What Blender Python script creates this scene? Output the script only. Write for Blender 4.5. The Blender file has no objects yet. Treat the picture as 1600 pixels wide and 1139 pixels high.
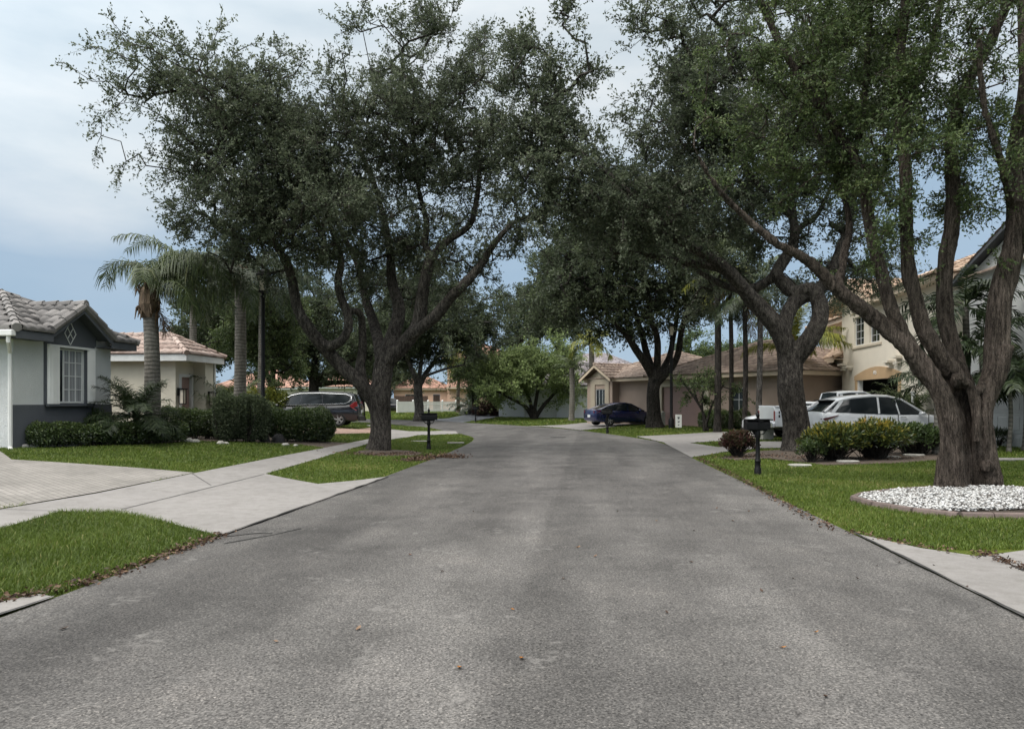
import bpy, bmesh, math, random
import numpy as np
from mathutils import Vector, Matrix
from mathutils.geometry import delaunay_2d_cdt
random.seed(7)
RNG = np.random.default_rng(11)
S = bpy.context.scene
COL = S.collection
PI = math.pi
# ------------------------------------------------------------------ camera
F, CX, HY, CZ = 1155.0, 800.0, 628.0, 1.6
cam = bpy.data.cameras.new('camera'); cam_o = bpy.data.objects.new('camera', cam); COL.objects.link(cam_o)
cam_o.location = (0, 0, CZ); cam_o.rotation_euler = (PI/2, 0, 0)
cam.sensor_width = 36; cam.lens = 36*F/1600; cam.shift_y = (HY-569.5)/1600
cam.clip_start = 0.1; cam.clip_end = 3000
S.camera = cam_o
def P(px, py, Y): return np.array([(px-CX)/F*Y, Y, CZ-(py-HY)/F*Y])

# ------------------------------------------------------------------ terrain
ROAD_L = [(-5.0,-8),(-3.80,5.48),(-3.47,8.8),(-2.74,15.8),(-2.1,22),(-1.75,27),(-1.62,30),(-1.64,31.9),(-1.78,33.6),(-2.1,35.2),(-2.6,37),(-3.2,39),(-5.2,46.2),(-8.3,51.8),(-12,57.8),(-22,64),(-40,72),(-75,84)]
ROAD_R = [(2.4,-8),(3.80,5.48),(4.14,8.93),(5.15,21.2),(5.75,27),(5.9,30.5),(5.2,35),(3.9,41.5),(2.4,46),(-0.3,51.5),(-2.9,56),(-6.1,62.2),(-11.8,67.6),(-19,72),(-30,77),(-48,84),(-75,94)]
ROAD = ROAD_L + ROAD_R[::-1]
def inpoly(x, y, poly):
    x = np.asarray(x, float); y = np.asarray(y, float)
    r = np.zeros(x.shape, bool); n = len(poly); j = n-1
    for i in range(n):
        xi, yi = poly[i][:2]; xj, yj = poly[j][:2]
        if yi != yj:
            c = ((yi > y) != (yj > y)) & (x < (xj-xi)*(y-yi)/(yj-yi)+xi)
            r ^= c
        j = i
    return r
def segdist(x, y, pts):
    x = np.asarray(x, float); y = np.asarray(y, float)
    d = np.full(x.shape, 1e9)
    for (ax, ay), (bx, by) in zip(pts[:-1], pts[1:]):
        vx, vy = bx-ax, by-ay; L = vx*vx+vy*vy
        t = np.clip(((x-ax)*vx+(y-ay)*vy)/L, 0, 1)
        d = np.minimum(d, np.hypot(x-ax-t*vx, y-ay-t*vy))
    return d
def sstep(a, b, v):
    t = np.clip((v-a)/(b-a), 0, 1); return t*t*(3-2*t)
def roadd(x, y):
    d = np.minimum(segdist(x, y, ROAD_L), segdist(x, y, ROAD_R))
    return np.where(inpoly(x, y, ROAD), -d, d)
def H(x, y):
    d = roadd(x, y)
    hm = 0.2 + 0.25*sstep(3, -6, np.asarray(x, float))
    return hm*sstep(0, 10, d)
_YS = np.concatenate([np.arange(3, 40, .04), np.arange(40, 140, .15)])
def G(px, py):
    x = (px-CX)/F*_YS; z = CZ-(py-HY)/F*_YS
    below = z <= H(x, _YS)
    i = int(np.argmax(below)) if below.any() else len(_YS)-1
    return np.array([x[i], _YS[i], float(H(x[i:i+1], _YS[i:i+1])[0])])
def Gp(pts): return [tuple(G(*p)[:2]) for p in pts]
def Hs(x, y): return float(H(np.array([x]), np.array([y]))[0])

# ------------------------------------------------------------------ materials
def nn(nt, t, **kw):
    n = nt.nodes.new(t)
    for k, v in kw.items():
        if k.startswith('i_'):
            key = k[2:]
            n.inputs[int(key) if key.isdigit() else key].default_value = v
        else: setattr(n, k, v)
    return n
def base_mat(name):
    m = bpy.data.materials.new(name); m.use_nodes = True
    nt = m.node_tree; b = nt.nodes['Principled BSDF']
    return m, nt, b
def c4(c): return (c[0], c[1], c[2], 1)
def ramp(nt, fac, stops, interp='LINEAR'):
    r = nt.nodes.new('ShaderNodeValToRGB'); e = r.color_ramp.elements
    r.color_ramp.interpolation = interp
    while len(e) < len(stops): e.new(0.5)
    for el, (p, c) in zip(e, stops): el.position = p; el.color = c4(c)
    nt.links.new(fac, r.inputs[0]); return r
def noise(nt, scale, detail=4, vec=None, rough=.55):
    n = nn(nt, 'ShaderNodeTexNoise'); n.inputs['Scale'].default_value = scale
    n.inputs['Detail'].default_value = detail; n.inputs['Roughness'].default_value = rough
    if vec is not None: nt.links.new(vec, n.inputs['Vector'])
    return n
def mapping(nt, scale=(1,1,1), rot=(0,0,0), coord='Object'):
    t = nn(nt, 'ShaderNodeTexCoord'); m = nn(nt, 'ShaderNodeMapping')
    m.inputs['Scale'].default_value = scale; m.inputs['Rotation'].default_value = rot
    nt.links.new(t.outputs[coord], m.inputs[0]); return m.outputs[0]
def mixc(nt, fac, a, b, mode='MIX'):
    m = nn(nt, 'ShaderNodeMix', data_type='RGBA', blend_type=mode)
    for sock, v in ((0, fac), (6, a), (7, b)):
        if isinstance(v, (int, float)): m.inputs[sock].default_value = v
        elif isinstance(v, tuple): m.inputs[sock].default_value = c4(v)
        else: nt.links.new(v, m.inputs[sock])
    return m.outputs[2]
def bump(nt, b, height, strength=.4, dist=.02):
    u = nn(nt, 'ShaderNodeBump'); u.inputs['Strength'].default_value = strength; u.inputs['Distance'].default_value = dist
    nt.links.new(height, u.inputs['Height']); nt.links.new(u.outputs[0], b.inputs['Normal'])
def mat(name, col, rough=.7, var=.15, vscale=2.0, bscale=None, bstr=.3, bdist=.01, metal=0, spec=.4, stretch=(1,1,1)):
    m, nt, b = base_mat(name)
    v = mapping(nt, stretch)
    n = noise(nt, vscale, 5, v)
    lo = tuple(c*(1-var) for c in col); hi = tuple(min(1, c*(1+var)) for c in col)
    r = ramp(nt, n.outputs[0], [(.3, lo), (.7, hi)])
    nt.links.new(r.outputs[0], b.inputs['Base Color'])
    b.inputs['Roughness'].default_value = rough; b.inputs['Metallic'].default_value = metal
    b.inputs['Specular IOR Level'].default_value = spec
    if bscale: bump(nt, b, noise(nt, bscale, 4, v).outputs[0], bstr, bdist)
    return m
def leaf_mat(name, stops, trans=.25, rough=.55, spec=.3):
    m, nt, b = base_mat(name)
    a = nn(nt, 'ShaderNodeAttribute', attribute_name='rnd')
    r = ramp(nt, a.outputs['Fac'], stops)
    nt.links.new(r.outputs[0], b.inputs['Base Color'])
    b.inputs['Roughness'].default_value = rough; b.inputs['Specular IOR Level'].default_value = spec
    t = nn(nt, 'ShaderNodeBsdfTranslucent'); mx = nn(nt, 'ShaderNodeMixShader'); mx.inputs[0].default_value = trans
    nt.links.new(r.outputs[0], t.inputs[0]); nt.links.new(b.outputs[0], mx.inputs[1]); nt.links.new(t.outputs[0], mx.inputs[2])
    nt.links.new(mx.outputs[0], nt.nodes['Material Output'].inputs[0])
    return m
def bark_mat(name, dark, light, zs=.25, scale=14, bstr=.9):
    m, nt, b = base_mat(name)
    v = mapping(nt, (1, 1, zs))
    n1 = noise(nt, scale, 6, v, .65)
    n2 = noise(nt, scale*2.6, 5, v, .7)
    mul = nn(nt, 'ShaderNodeMath', operation='MULTIPLY_ADD'); mul.inputs[1].default_value = .45; nt.links.new(n2.outputs[0], mul.inputs[0]); nt.links.new(n1.outputs[0], mul.inputs[2])
    v2 = mapping(nt, (1, 1, zs*.9)); nv = noise(nt, scale*1.3, 4, v2, .6); ad = mixc(nt, .18, v2, nv.outputs[1])
    vo = nn(nt, 'ShaderNodeTexVoronoi', feature='DISTANCE_TO_EDGE'); vo.inputs['Scale'].default_value = scale*2.2; nt.links.new(ad, vo.inputs['Vector'])
    mp = nn(nt, 'ShaderNodeMapRange'); mp.inputs[1].default_value = 0; mp.inputs[2].default_value = .22; mp.inputs[3].default_value = -.20; mp.inputs[4].default_value = .06; nt.links.new(vo.outputs[0], mp.inputs[0])
    sm = nn(nt, 'ShaderNodeMath', operation='ADD'); nt.links.new(mul.outputs[0], sm.inputs[0]); nt.links.new(mp.outputs[0], sm.inputs[1]); mul = sm
    r = ramp(nt, mul.outputs[0], [(.50, dark), (.72, tuple((a+c)/2 for a, c in zip(dark, light))), (.92, light)])
    big = noise(nt, .8, 3, mapping(nt))
    rr = ramp(nt, big.outputs[0], [(.35, (.62,.62,.6)), (.65, (1.1,1.1,1.1))])
    nt.links.new(mixc(nt, 1, r.outputs[0], rr.outputs[0], 'MULTIPLY'), b.inputs['Base Color'])
    b.inputs['Roughness'].default_value = .9; b.inputs['Specular IOR Level'].default_value = .15
    bump(nt, b, mul.outputs[0], bstr, .05)
    return m
def tile_mat(name, stops):
    m, nt, b = base_mat(name)
    a = nn(nt, 'ShaderNodeAttribute', attribute_name='rnd')
    r = ramp(nt, a.outputs['Fac'], stops)
    n = noise(nt, 3.0, 5, mapping(nt)); rr = ramp(nt, n.outputs[0], [(.3, (.6,.6,.6)), (.7, (1.1,1.1,1.1))])
    nt.links.new(mixc(nt, .8, r.outputs[0], rr.outputs[0], 'MULTIPLY'), b.inputs['Base Color'])
    b.inputs['Roughness'].default_value = .8
    bump(nt, b, noise(nt, 40, 3, mapping(nt)).outputs[0], .25, .01)
    return m
def paint(name, col, metal=.0, rough=.3, coat=.8):
    m, nt, b = base_mat(name)
    n = noise(nt, 2.5, 4, mapping(nt)); r = ramp(nt, n.outputs[0], [(.3, tuple(c*.9 for c in col)), (.7, col)])
    nt.links.new(r.outputs[0], b.inputs['Base Color'])
    b.inputs['Roughness'].default_value = rough; b.inputs['Metallic'].default_value = metal
    b.inputs['Coat Weight'].default_value = coat; b.inputs['Coat Roughness'].default_value = .06
    return m
M = {}
def build_mats():
    M['white_paint'] = mat('white_paint', (.68,.68,.66), .5, .08, 1.5)
    M['trim_white'] = mat('trim_white', (.6,.61,.6), .55, .1, 2)
    M['stucco_grey'] = mat('stucco_grey', (.57,.585,.58), .9, .07, 1.2, 38, .9, .03)
    M['slate'] = mat('slate_paint', (.085,.092,.105), .8, .12, 1.5, 38, .6, .02)
    M['stucco_cream'] = mat('stucco_cream', (.55,.515,.43), .9, .08, .9, 40, .5, .015)
    M['stucco_ivory'] = mat('stucco_ivory', (.66,.605,.51), .9, .07, .7, 40, .5, .015)
    M['stucco_peach'] = mat('stucco_peach', (.56,.36,.27), .9, .08, .7)
    M['stucco_white'] = mat('stucco_white', (.66,.68,.72), .85, .06, .8)
    M['stucco_tan'] = mat('stucco_tan', (.31,.24,.195), .9, .1, .8, 30, .4, .015)
    M['stucco_sand'] = mat('stucco_sand', (.5,.44,.35), .9, .08, .8)
    M['tan_trim'] = mat('tan_trim', (.45,.31,.18), .8, .08, 1)
    M['stucco_olive'] = mat('stucco_olive', (.33,.285,.22), .9, .08, .8, 30, .4, .015)
    M['fascia_tan'] = mat('fascia_tan', (.50,.41,.31), .6, .1, 1)
    M['garage_mauve'] = mat('garage_mauve', (.30,.20,.18), .6, .06, 1)
    M['garage_grey'] = mat('garage_grey', (.34,.36,.36), .55, .06, 1)
    M['door_brown'] = mat('door_brown', (.06,.035,.025), .5, .3, 6, stretch=(1,1,.15))
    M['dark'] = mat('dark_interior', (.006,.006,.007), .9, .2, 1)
    M['black_metal'] = mat('black_metal', (.0045,.0045,.005), .55, .3, 6, 60, .2, .004, spec=.22)
    M['rubber'] = mat('rubber', (.012,.012,.012), .8, .2, 8)
    M['rim'] = mat('alloy_rim', (.5,.5,.51), .35, .1, 5, metal=.8)
    M['chrome'] = mat('chrome_trim', (.75,.76,.78), .25, .05, 3, metal=.9)
    M['lamp_red'] = paint('red_lens', (.20,.008,.01), 0, .3, .2)
    M['lamp_dark'] = paint('smoked_lens', (.07,.006,.006), 0, .35, .1)
    M['lamp_clear'] = paint('clear_lens', (.55,.58,.6), 0, .15)
    M['red_sign'] = mat('red_vinyl', (.22,.012,.018), .5, .15, 8)
    M['plate'] = mat('plate', (.6,.62,.62), .5, .1, 20)
    M['car_black'] = paint('car_black', (.010,.011,.016), .1, .25)
    M['car_navy'] = paint('car_navy', (.010,.016,.075), .2, .25)
    M['car_white'] = paint('car_white', (.66,.68,.70), 0, .3)
    m, nt, b = base_mat('window_glass'); n = noise(nt, 1.2, 2, mapping(nt))
    r = ramp(nt, n.outputs[0], [(.3, (.008,.011,.013)), (.7, (.022,.027,.03))]); nt.links.new(r.outputs[0], b.inputs['Base Color'])
    b.inputs['Roughness'].default_value = .08; b.inputs['Specular IOR Level'].default_value = .4; M['glass'] = m
    m, nt, b = base_mat('curtained_glass'); n = noise(nt, 1, 3, mapping(nt, (14, 14, .6)))
    r = ramp(nt, n.outputs[0], [(.3, (.14,.15,.16)), (.7, (.36,.37,.38))]); nt.links.new(r.outputs[0], b.inputs['Base Color'])
    b.inputs['Roughness'].default_value = .15; M['curtain'] = m
    M['lantern_glass'] = mat('lantern_glass', (.55,.5,.42), .2, .2, 3)
    M['bark_oak'] = bark_mat('bark_oak', (.022,.019,.017), (.15,.132,.115), .32, 11, 1.0)
    M['bark_oak_far'] = bark_mat('bark_oak_far', (.012,.011,.010), (.08,.07,.062), .3, 9)
    M['bark_brown'] = bark_mat('bark_brown', (.026,.020,.016), (.235,.19,.16), .12, 21, 1.0)
    M['bark_grey'] = bark_mat('bark_grey', (.03,.028,.026), (.16,.15,.14), .4, 8)
    # palm trunk: rings
    m, nt, b = base_mat('palm_trunk'); v = mapping(nt)
    w = nn(nt, 'ShaderNodeTexWave', wave_type='BANDS', bands_direction='Z'); w.inputs['Scale'].default_value = 2.6; w.inputs['Distortion'].default_value = 4.5
    w.inputs['Detail'].default_value = 3; nt.links.new(v, w.inputs[0])
    r = ramp(nt, w.outputs[0], [(.0, (.10,.092,.08)), (.4, (.155,.143,.125)), (1, (.185,.172,.15))])
    n = noise(nt, 9, 5, mapping(nt, (1,1,.4))); rr = ramp(nt, n.outputs[0], [(.3, (.55,.55,.52)), (.7, (1.1,1.1,1.1))])
    nt.links.new(mixc(nt, 1, r.outputs[0], rr.outputs[0], 'MULTIPLY'), b.inputs['Base Color']); b.inputs['Roughness'].default_value = .9
    bump(nt, b, w.outputs[0], .4, .02); M['palm_trunk'] = m
    M['palm_boots'] = mat('palm_fibre', (.10,.07,.045), .9, .5, 9, 25, .8, .04, stretch=(1,1,.25))
    M['leaf_oak'] = leaf_mat('leaf_oak', [(0, (.034,.045,.028)), (.5, (.082,.102,.060)), (.85, (.135,.158,.098)), (1, (.23,.245,.18))], .45)
    M['leaf_oak_dark'] = leaf_mat('leaf_oak_dark', [(0, (.030,.040,.023)), (.6, (.068,.088,.047)), (1, (.12,.15,.07))], .4)
    M['leaf_green'] = leaf_mat('leaf_green', [(0, (.035,.052,.022)), (.5, (.078,.112,.042)), (.9, (.13,.17,.06)), (1, (.2,.22,.10))], .35)
    M['leaf_bright'] = leaf_mat('leaf_bright', [(0, (.08,.11,.042)), (.5, (.165,.22,.08)), (1, (.27,.33,.13))], .35)
    M['leaf_hedge'] = leaf_mat('leaf_hedge', [(0, (.018,.028,.012)), (.45, (.045,.070,.022)), (.8, (.085,.125,.036)), (1, (.16,.19,.06))], rough=.4, spec=.5)
    M['leaf_lime'] = leaf_mat('leaf_lime', [(0, (.03,.045,.012)), (.5, (.12,.15,.025)), (1, (.30,.29,.05))])
    M['leaf_croton'] = leaf_mat('leaf_croton', [(0, (.05,.018,.016)), (.15, (.02,.035,.012)), (.45, (.05,.075,.02)), (.65, (.15,.15,.025)), (.85, (.34,.27,.04)), (1, (.30,.12,.03))], rough=.4, spec=.5)
    M['leaf_red'] = leaf_mat('leaf_red', [(0, (.03,.015,.014)), (.3, (.07,.025,.025)), (.55, (.045,.055,.025)), (.8, (.12,.05,.035)), (1, (.07,.09,.04))])
    M['leaf_palm'] = leaf_mat('leaf_palm', [(0, (.022,.034,.016)), (.5, (.055,.078,.030)), (.9, (.10,.125,.045)), (1, (.17,.17,.08))], rough=.45)
    M['leaf_palm_dark'] = leaf_mat('leaf_palm_dark', [(0, (.012,.02,.010)), (.6, (.03,.047,.02)), (1, (.07,.09,.04))], rough=.4)
    M['leaf_palm_yellow'] = leaf_mat('leaf_palm_yellow', [(0, (.06,.075,.015)), (.5, (.15,.17,.03)), (1, (.30,.28,.05))])
    M['leaf_dead'] = leaf_mat('leaf_dead', [(0, (.06,.035,.02)), (.5, (.12,.075,.04)), (1, (.22,.12,.05))])
    M['grass_blade'] = leaf_mat('grass_blade', [(0, (.045,.072,.011)), (.5, (.100,.146,.022)), (.85, (.142,.19,.033)), (1, (.25,.225,.085))], .3, .5)
    M['tile_grey'] = tile_mat('tile_grey', [(0, (.10,.095,.092)), (.5, (.165,.155,.15)), (1, (.24,.225,.215))])
    M['tile_terra'] = tile_mat('tile_terracotta', [(0, (.28,.20,.17)), (.5, (.36,.27,.23)), (1, (.47,.38,.335))])
    M['tile_orange'] = tile_mat('tile_orange', [(0, (.34,.19,.14)), (.5, (.42,.245,.185)), (1, (.52,.33,.25))])
    M['tile_brown'] = tile_mat('tile_brown', [(0, (.21,.155,.125)), (.5, (.30,.225,.18)), (1, (.40,.31,.25))])
    M['tile_sand'] = tile_mat('tile_sand', [(0, (.30,.20,.14)), (.5, (.42,.30,.21)), (1, (.55,.42,.32))])
    M['tile_purple'] = tile_mat('tile_purplegrey', [(0, (.17,.15,.16)), (.5, (.24,.215,.225)), (1, (.33,.30,.31))])
    # asphalt
    m, nt, b = base_mat('asphalt'); v = mapping(nt)
    rot = mapping(nt, (1,1,1), (0,0,math.radians(5.9)))
    st = nn(nt, 'ShaderNodeMapping'); st.inputs['Scale'].default_value = (1.0,.16,1); nt.links.new(rot, st.inputs[0])
    big = noise(nt, .8, 6, st.outputs[0], .6); mid = noise(nt, .9, 7, v, .62); fine = nn(nt, 'ShaderNodeTexVoronoi'); fine.inputs['Scale'].default_value = 95
    nt.links.new(v, fine.inputs['Vector'])
    fn = noise(nt, 55, 4, v, .7)
    base = ramp(nt, big.outputs[0], [(.30, (.063,.0600,.0575)), (.5, (.096,.0918,.0878)), (.70, (.134,.128,.122))])
    pt = ramp(nt, mid.outputs[0], [(.34, (.74,.74,.74)), (.5, (1,1,1)), (.64, (1.18,1.17,1.16)), (.74, (1.5,1.46,1.42))])
    c1 = mixc(nt, 1, base.outputs[0], pt.outputs[0], 'MULTIPLY')
    sx_ = nn(nt, 'ShaderNodeSeparateXYZ'); nt.links.new(rot, sx_.inputs[0]); wn = noise(nt, 1.3, 5, v, .7)
    ma = nn(nt, 'ShaderNodeMath', operation='MULTIPLY_ADD'); ma.inputs[1].default_value = .35; nt.links.new(wn.outputs[0], ma.inputs[0]); nt.links.new(sx_.outputs[0], ma.inputs[2])
    mr = nn(nt, 'ShaderNodeMapRange'); mr.inputs[1].default_value = -4; mr.inputs[2].default_value = 4; nt.links.new(ma.outputs[0], mr.inputs[0])
    g_ = lambda q: (q, q, q)
    tr = ramp(nt, mr.outputs[0], [(0, g_(.84)), (.10, g_(.72)), (.2, g_(.86)), (.33, g_(1.0)), (.445, g_(1.1)), (.458, g_(.86)), (.56, g_(.93)), (.70, g_(1.08)), (.84, g_(.98)), (1, g_(1.14))])
    c1 = mixc(nt, 1, c1, tr.outputs[0], 'MULTIPLY')
    wv = noise(nt, 1.1, 5, v, .65); cv = mixc(nt, .25, v, wv.outputs[1]); ck = nn(nt, 'ShaderNodeTexVoronoi', feature='DISTANCE_TO_EDGE'); ck.inputs['Scale'].default_value = .32; nt.links.new(cv, ck.inputs['Vector'])
    ckr = ramp(nt, ck.outputs[0], [(.0, g_(.5)), (.0022, g_(.62)), (.0045, g_(1))]); c1 = mixc(nt, .12, c1, ckr.outputs[0], 'MULTIPLY')
    sp = ramp(nt, fine.outputs['Color'], [(.05, (.22,.22,.22)), (.35, (.72,.72,.72)), (.75, (1.2,1.2,1.2)), (.95, (1.9,1.86,1.8)), (1, (2.6,2.5,2.4))])
    c2 = mixc(nt, .85, c1, sp.outputs[0], 'MULTIPLY')
    spn = ramp(nt, fn.outputs[0], [(.36, (.45,.45,.45)), (.62, (1.35,1.35,1.35))])
    c3 = mixc(nt, .8, c2, spn.outputs[0], 'MULTIPLY')
    # pale cement-like scuffs of their own shape
    sc = noise(nt, 1.7, 3, v, .5); scn = noise(nt, 9, 5, v, .7)
    mm = nn(nt, 'ShaderNodeMath', operation='MULTIPLY'); nt.links.new(sc.outputs[0], mm.inputs[0]); nt.links.new(scn.outputs[0], mm.inputs[1])
    sr = ramp(nt, mm.outputs[0], [(.325, (0,0,0)), (.43, (.5,.5,.5))])
    c4_ = mixc(nt, sr.outputs[0], c3, (.195,.186,.177))
    nt.links.new(c4_, b.inputs['Base Color']); b.inputs['Roughness'].default_value = .85; b.inputs['Specular IOR Level'].default_value = .25
    bump(nt, b, fn.outputs[0], .5, .008); M['asphalt'] = m
    M['asphalt_blue'] = mat('asphalt_sealed', (.12,.13,.142), .85, .12, 1.2, 60, .4, .006)
    M['seam'] = mat('tar_seam', (.03,.029,.028), .8, .4, 7)
    M['asphalt_patch'] = mat('asphalt_old', (.12,.117,.113), .9, .3, 6, 60, .5, .008)
    # concrete
    m, nt, b = base_mat('concrete'); v = mapping(nt)
    n1 = noise(nt, .55, 6, v, .6); n2 = noise(nt, 5, 6, v, .7); n3 = noise(nt, 60, 3, v, .7)
    a = ramp(nt, n1.outputs[0], [(.3, (.175,.166,.158)), (.7, (.225,.214,.205))])
    bb = ramp(nt, n2.outputs[0], [(.3, (.80,.79,.77)), (.55, (1.02,1.02,1.02)), (.8, (1.08,1.08,1.08))])
    cc = ramp(nt, n3.outputs[0], [(.3, (.85,.85,.85)), (.7, (1.08,1.08,1.08))])
    o = mixc(nt, 1, mixc(nt, 1, a.outputs[0], bb.outputs[0], 'MULTIPLY'), cc.outputs[0], 'MULTIPLY')
    st2 = noise(nt, 2.2, 5, v, .7); sr2 = ramp(nt, st2.outputs[0], [(.58, (0,0,0)), (.74, (.6,.6,.6))])
    o = mixc(nt, sr2.outputs[0], o, (.10,.092,.083))
    nt.links.new(o, b.inputs['Base Color']); b.inputs['Roughness'].default_value = .9; bump(nt, b, n3.outputs[0], .25, .004); M['concrete'] = m
    # pavers
    def pavers(name, c1, c2, mortar, rotz):
        m, nt, b = base_mat(name); v = mapping(nt, (1,1,1), (0,0,rotz))
        br = nn(nt, 'ShaderNodeTexBrick'); br.inputs['Scale'].default_value = 1.0
        br.inputs['Brick Width'].default_value = .22; br.inputs['Row Height'].default_value = .11; br.inputs['Mortar Size'].default_value = .008
        br.inputs['Color1'].default_value = c4(c1); br.inputs['Color2'].default_value = c4(c2); br.inputs['Mortar'].default_value = c4(mortar)
        nt.links.new(v, br.inputs[0])
        n = noise(nt, 1.2, 5, v); rr = ramp(nt, n.outputs[0], [(.3, (.75,.75,.74)), (.7, (1.1,1.1,1.1))])
        nt.links.new(mixc(nt, 1, br.outputs[0], rr.outputs[0], 'MULTIPLY'), b.inputs['Base Color']); b.inputs['Roughness'].default_value = .9
        iv = nn(nt, 'ShaderNodeMath', operation='SUBTRACT'); iv.inputs[0].default_value = 1; nt.links.new(br.outputs['Fac'], iv.inputs[1])
        bump(nt, b, iv.outputs[0], .4, .01); return m
    M['pavers_grey'] = pavers('pavers_grey', (.185,.173,.158), (.225,.21,.192), (.11,.103,.094), .7)
    M['pavers_red'] = pavers('pavers_red', (.23,.14,.105), (.30,.21,.17), (.14,.1,.08), .3)
    # soil + turf
    m, nt, b = base_mat('turf'); v = mapping(nt)
    n1 = noise(nt, .6, 5, v); n2 = noise(nt, 22, 5, v, .75)
    a = ramp(nt, n2.outputs[0], [(.3, (.042,.050,.014)), (.55, (.088,.118,.020)), (.75, (.122,.157,.028))])
    rr = ramp(nt, n1.outputs[0], [(.3, (.75,.8,.75)), (.7, (1.15,1.1,1))])
    nt.links.new(mixc(nt, 1, a.outputs[0], rr.outputs[0], 'MULTIPLY'), b.inputs['Base Color']); b.inputs['Roughness'].default_value = 1
    b.inputs['Specular IOR Level'].default_value = .1
    bump(nt, b, n2.outputs[0], 1, .04); M['turf'] = m
    M['soil'] = mat('soil', (.035,.026,.019), .95, .45, 8, 30, .8, .03)
    M['mulch'] = mat('mulch', (.085,.065,.05), .95, .55, 18, 30, .9, .04)
    M['edging'] = mat('edging_curb', (.125,.095,.085), .85, .22, 5, 45, .5, .01)
    m, nt, b = base_mat('white_stone'); a = nn(nt, 'ShaderNodeAttribute', attribute_name='rnd')
    r = ramp(nt, a.outputs['Fac'], [(0, (.06,.052,.045)), (.2, (.22,.21,.195)), (.45, (.38,.375,.365)), (1, (.54,.54,.53))])
    nt.links.new(r.outputs[0], b.inputs['Base Color']); b.inputs['Roughness'].default_value = .7; M['white_stone'] = m
    M['litter'] = leaf_mat('leaf_litter', [(0, (.025,.015,.01)), (.5, (.07,.04,.026)), (.85, (.13,.075,.045)), (1, (.2,.13,.08))], .05)
    M['stone_dark'] = mat('stone_dark', (.02,.019,.02), .8, .4, 9, 20, .7, .02)
    M['stone_pale'] = mat('stone_pale', (.32,.31,.28), .85, .2, 7, 20, .5, .02)
    M['box_grey'] = mat('utility_box', (.30,.31,.32), .6, .1, 3)
    M['orange_leaf'] = leaf_mat('orange_leaf', [(0, (.22,.09,.02)), (1, (.42,.2,.06))], .05)
build_mats()

# ------------------------------------------------------------------ mesh helpers
class MB:
    def __init__(s): s.v = []; s.f = []
    def add(s, vs, fs):
        o = len(s.v); s.v += [tuple(map(float, p)) for p in vs]; s.f += [tuple(i+o for i in f) for f in fs]; return s
    def box(s, x0, x1, y0, y1, z0, z1):
        return s.add([(x0,y0,z0),(x1,y0,z0),(x1,y1,z0),(x0,y1,z0),(x0,y0,z1),(x1,y0,z1),(x1,y1,z1),(x0,y1,z1)],
                     [(0,3,2,1),(4,5,6,7),(0,1,5,4),(1,2,6,5),(2,3,7,6),(3,0,4,7)])
    def poly(s, pts): return s.add(pts, [tuple(range(len(pts)))])
    def prism(s, poly, z0, z1):
        n = len(poly); vs = [(p[0],p[1],z0) for p in poly]+[(p[0],p[1],z1) for p in poly]
        fs = [tuple(range(n-1,-1,-1)), tuple(range(n,2*n))]+[(i,(i+1)%n,n+(i+1)%n,n+i) for i in range(n)]
        return s.add(vs, fs)
    def prismy(s, poly, y0, y1):      # poly in xz, extruded along y
        n = len(poly); vs = [(p[0],y0,p[1]) for p in poly]+[(p[0],y1,p[1]) for p in poly]
        fs = [tuple(range(n)), tuple(range(2*n-1,n-1,-1))]+[(i,n+i,n+(i+1)%n,(i+1)%n) for i in range(n)]
        return s.add(vs, fs)
    def loft(s, secs, cap=True):
        n = len(secs[0]); vs = [p for q in secs for p in q]; fs = []
        for k in range(len(secs)-1):
            for i in range(n):
                j = (i+1) % n; fs.append((k*n+i, k*n+j, (k+1)*n+j, (k+1)*n+i))
        if cap: fs += [tuple(range(n-1,-1,-1)), tuple(range((len(secs)-1)*n, len(secs)*n))]
        return s.add(vs, fs)
    def tube(s, pts, rad, n=10, cap=True, wob=0, seed=0):
        pts = [np.array(p, float) for p in pts]
        if not hasattr(rad, '__len__'): rad = [rad]*len(pts)
        secs = []; ref = None
        for i, p in enumerate(pts):
            t = pts[min(i+1, len(pts)-1)]-pts[max(i-1, 0)]; t = t/(np.linalg.norm(t)+1e-9)
            if ref is None:
                ref = np.cross(t, (0,1,0) if abs(t[1]) < .9 else (1,0,0))
            ref = ref-t*np.dot(ref, t); ref /= np.linalg.norm(ref)+1e-9; b = np.cross(t, ref)
            sec = []
            for k in range(n):
                a = 2*PI*k/n; r = rad[i]
                if wob: r *= 1+wob*(math.sin(3*a+seed+i*.5)*.5+math.sin(5*a+seed*2+i*.31)*.3+math.sin(2*a-seed+i*.9)*.3)
                sec.append(p+ref*math.cos(a)*r+b*math.sin(a)*r)
            secs.append(sec)
        return s.loft(secs, cap)
    def lathe(s, prof, c=(0,0,0), n=16):
        secs = [[(c[0]+r*math.cos(2*PI*k/n), c[1]+r*math.sin(2*PI*k/n), c[2]+z) for k in range(n)] for r, z in prof]
        return s.loft(secs)
    def build(s, name, m, parent=None, smooth=False, origin=None, bevel=0):
        me = bpy.data.meshes.new(name)
        v = s.v if origin is None else [(a-origin[0], b-origin[1], c-origin[2]) for a, b, c in s.v]
        me.from_pydata(v, [], s.f)
        bm = bmesh.new(); bm.from_mesh(me); bmesh.ops.recalc_face_normals(bm, faces=bm.faces); bm.to_mesh(me); bm.free()
        o = link(name, me, m, parent)
        if smooth: shade(me)
        if bevel:
            md = o.modifiers.new('bevel', 'BEVEL'); md.width = bevel; md.segments = 2; md.limit_method = 'ANGLE'
        return o
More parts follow.
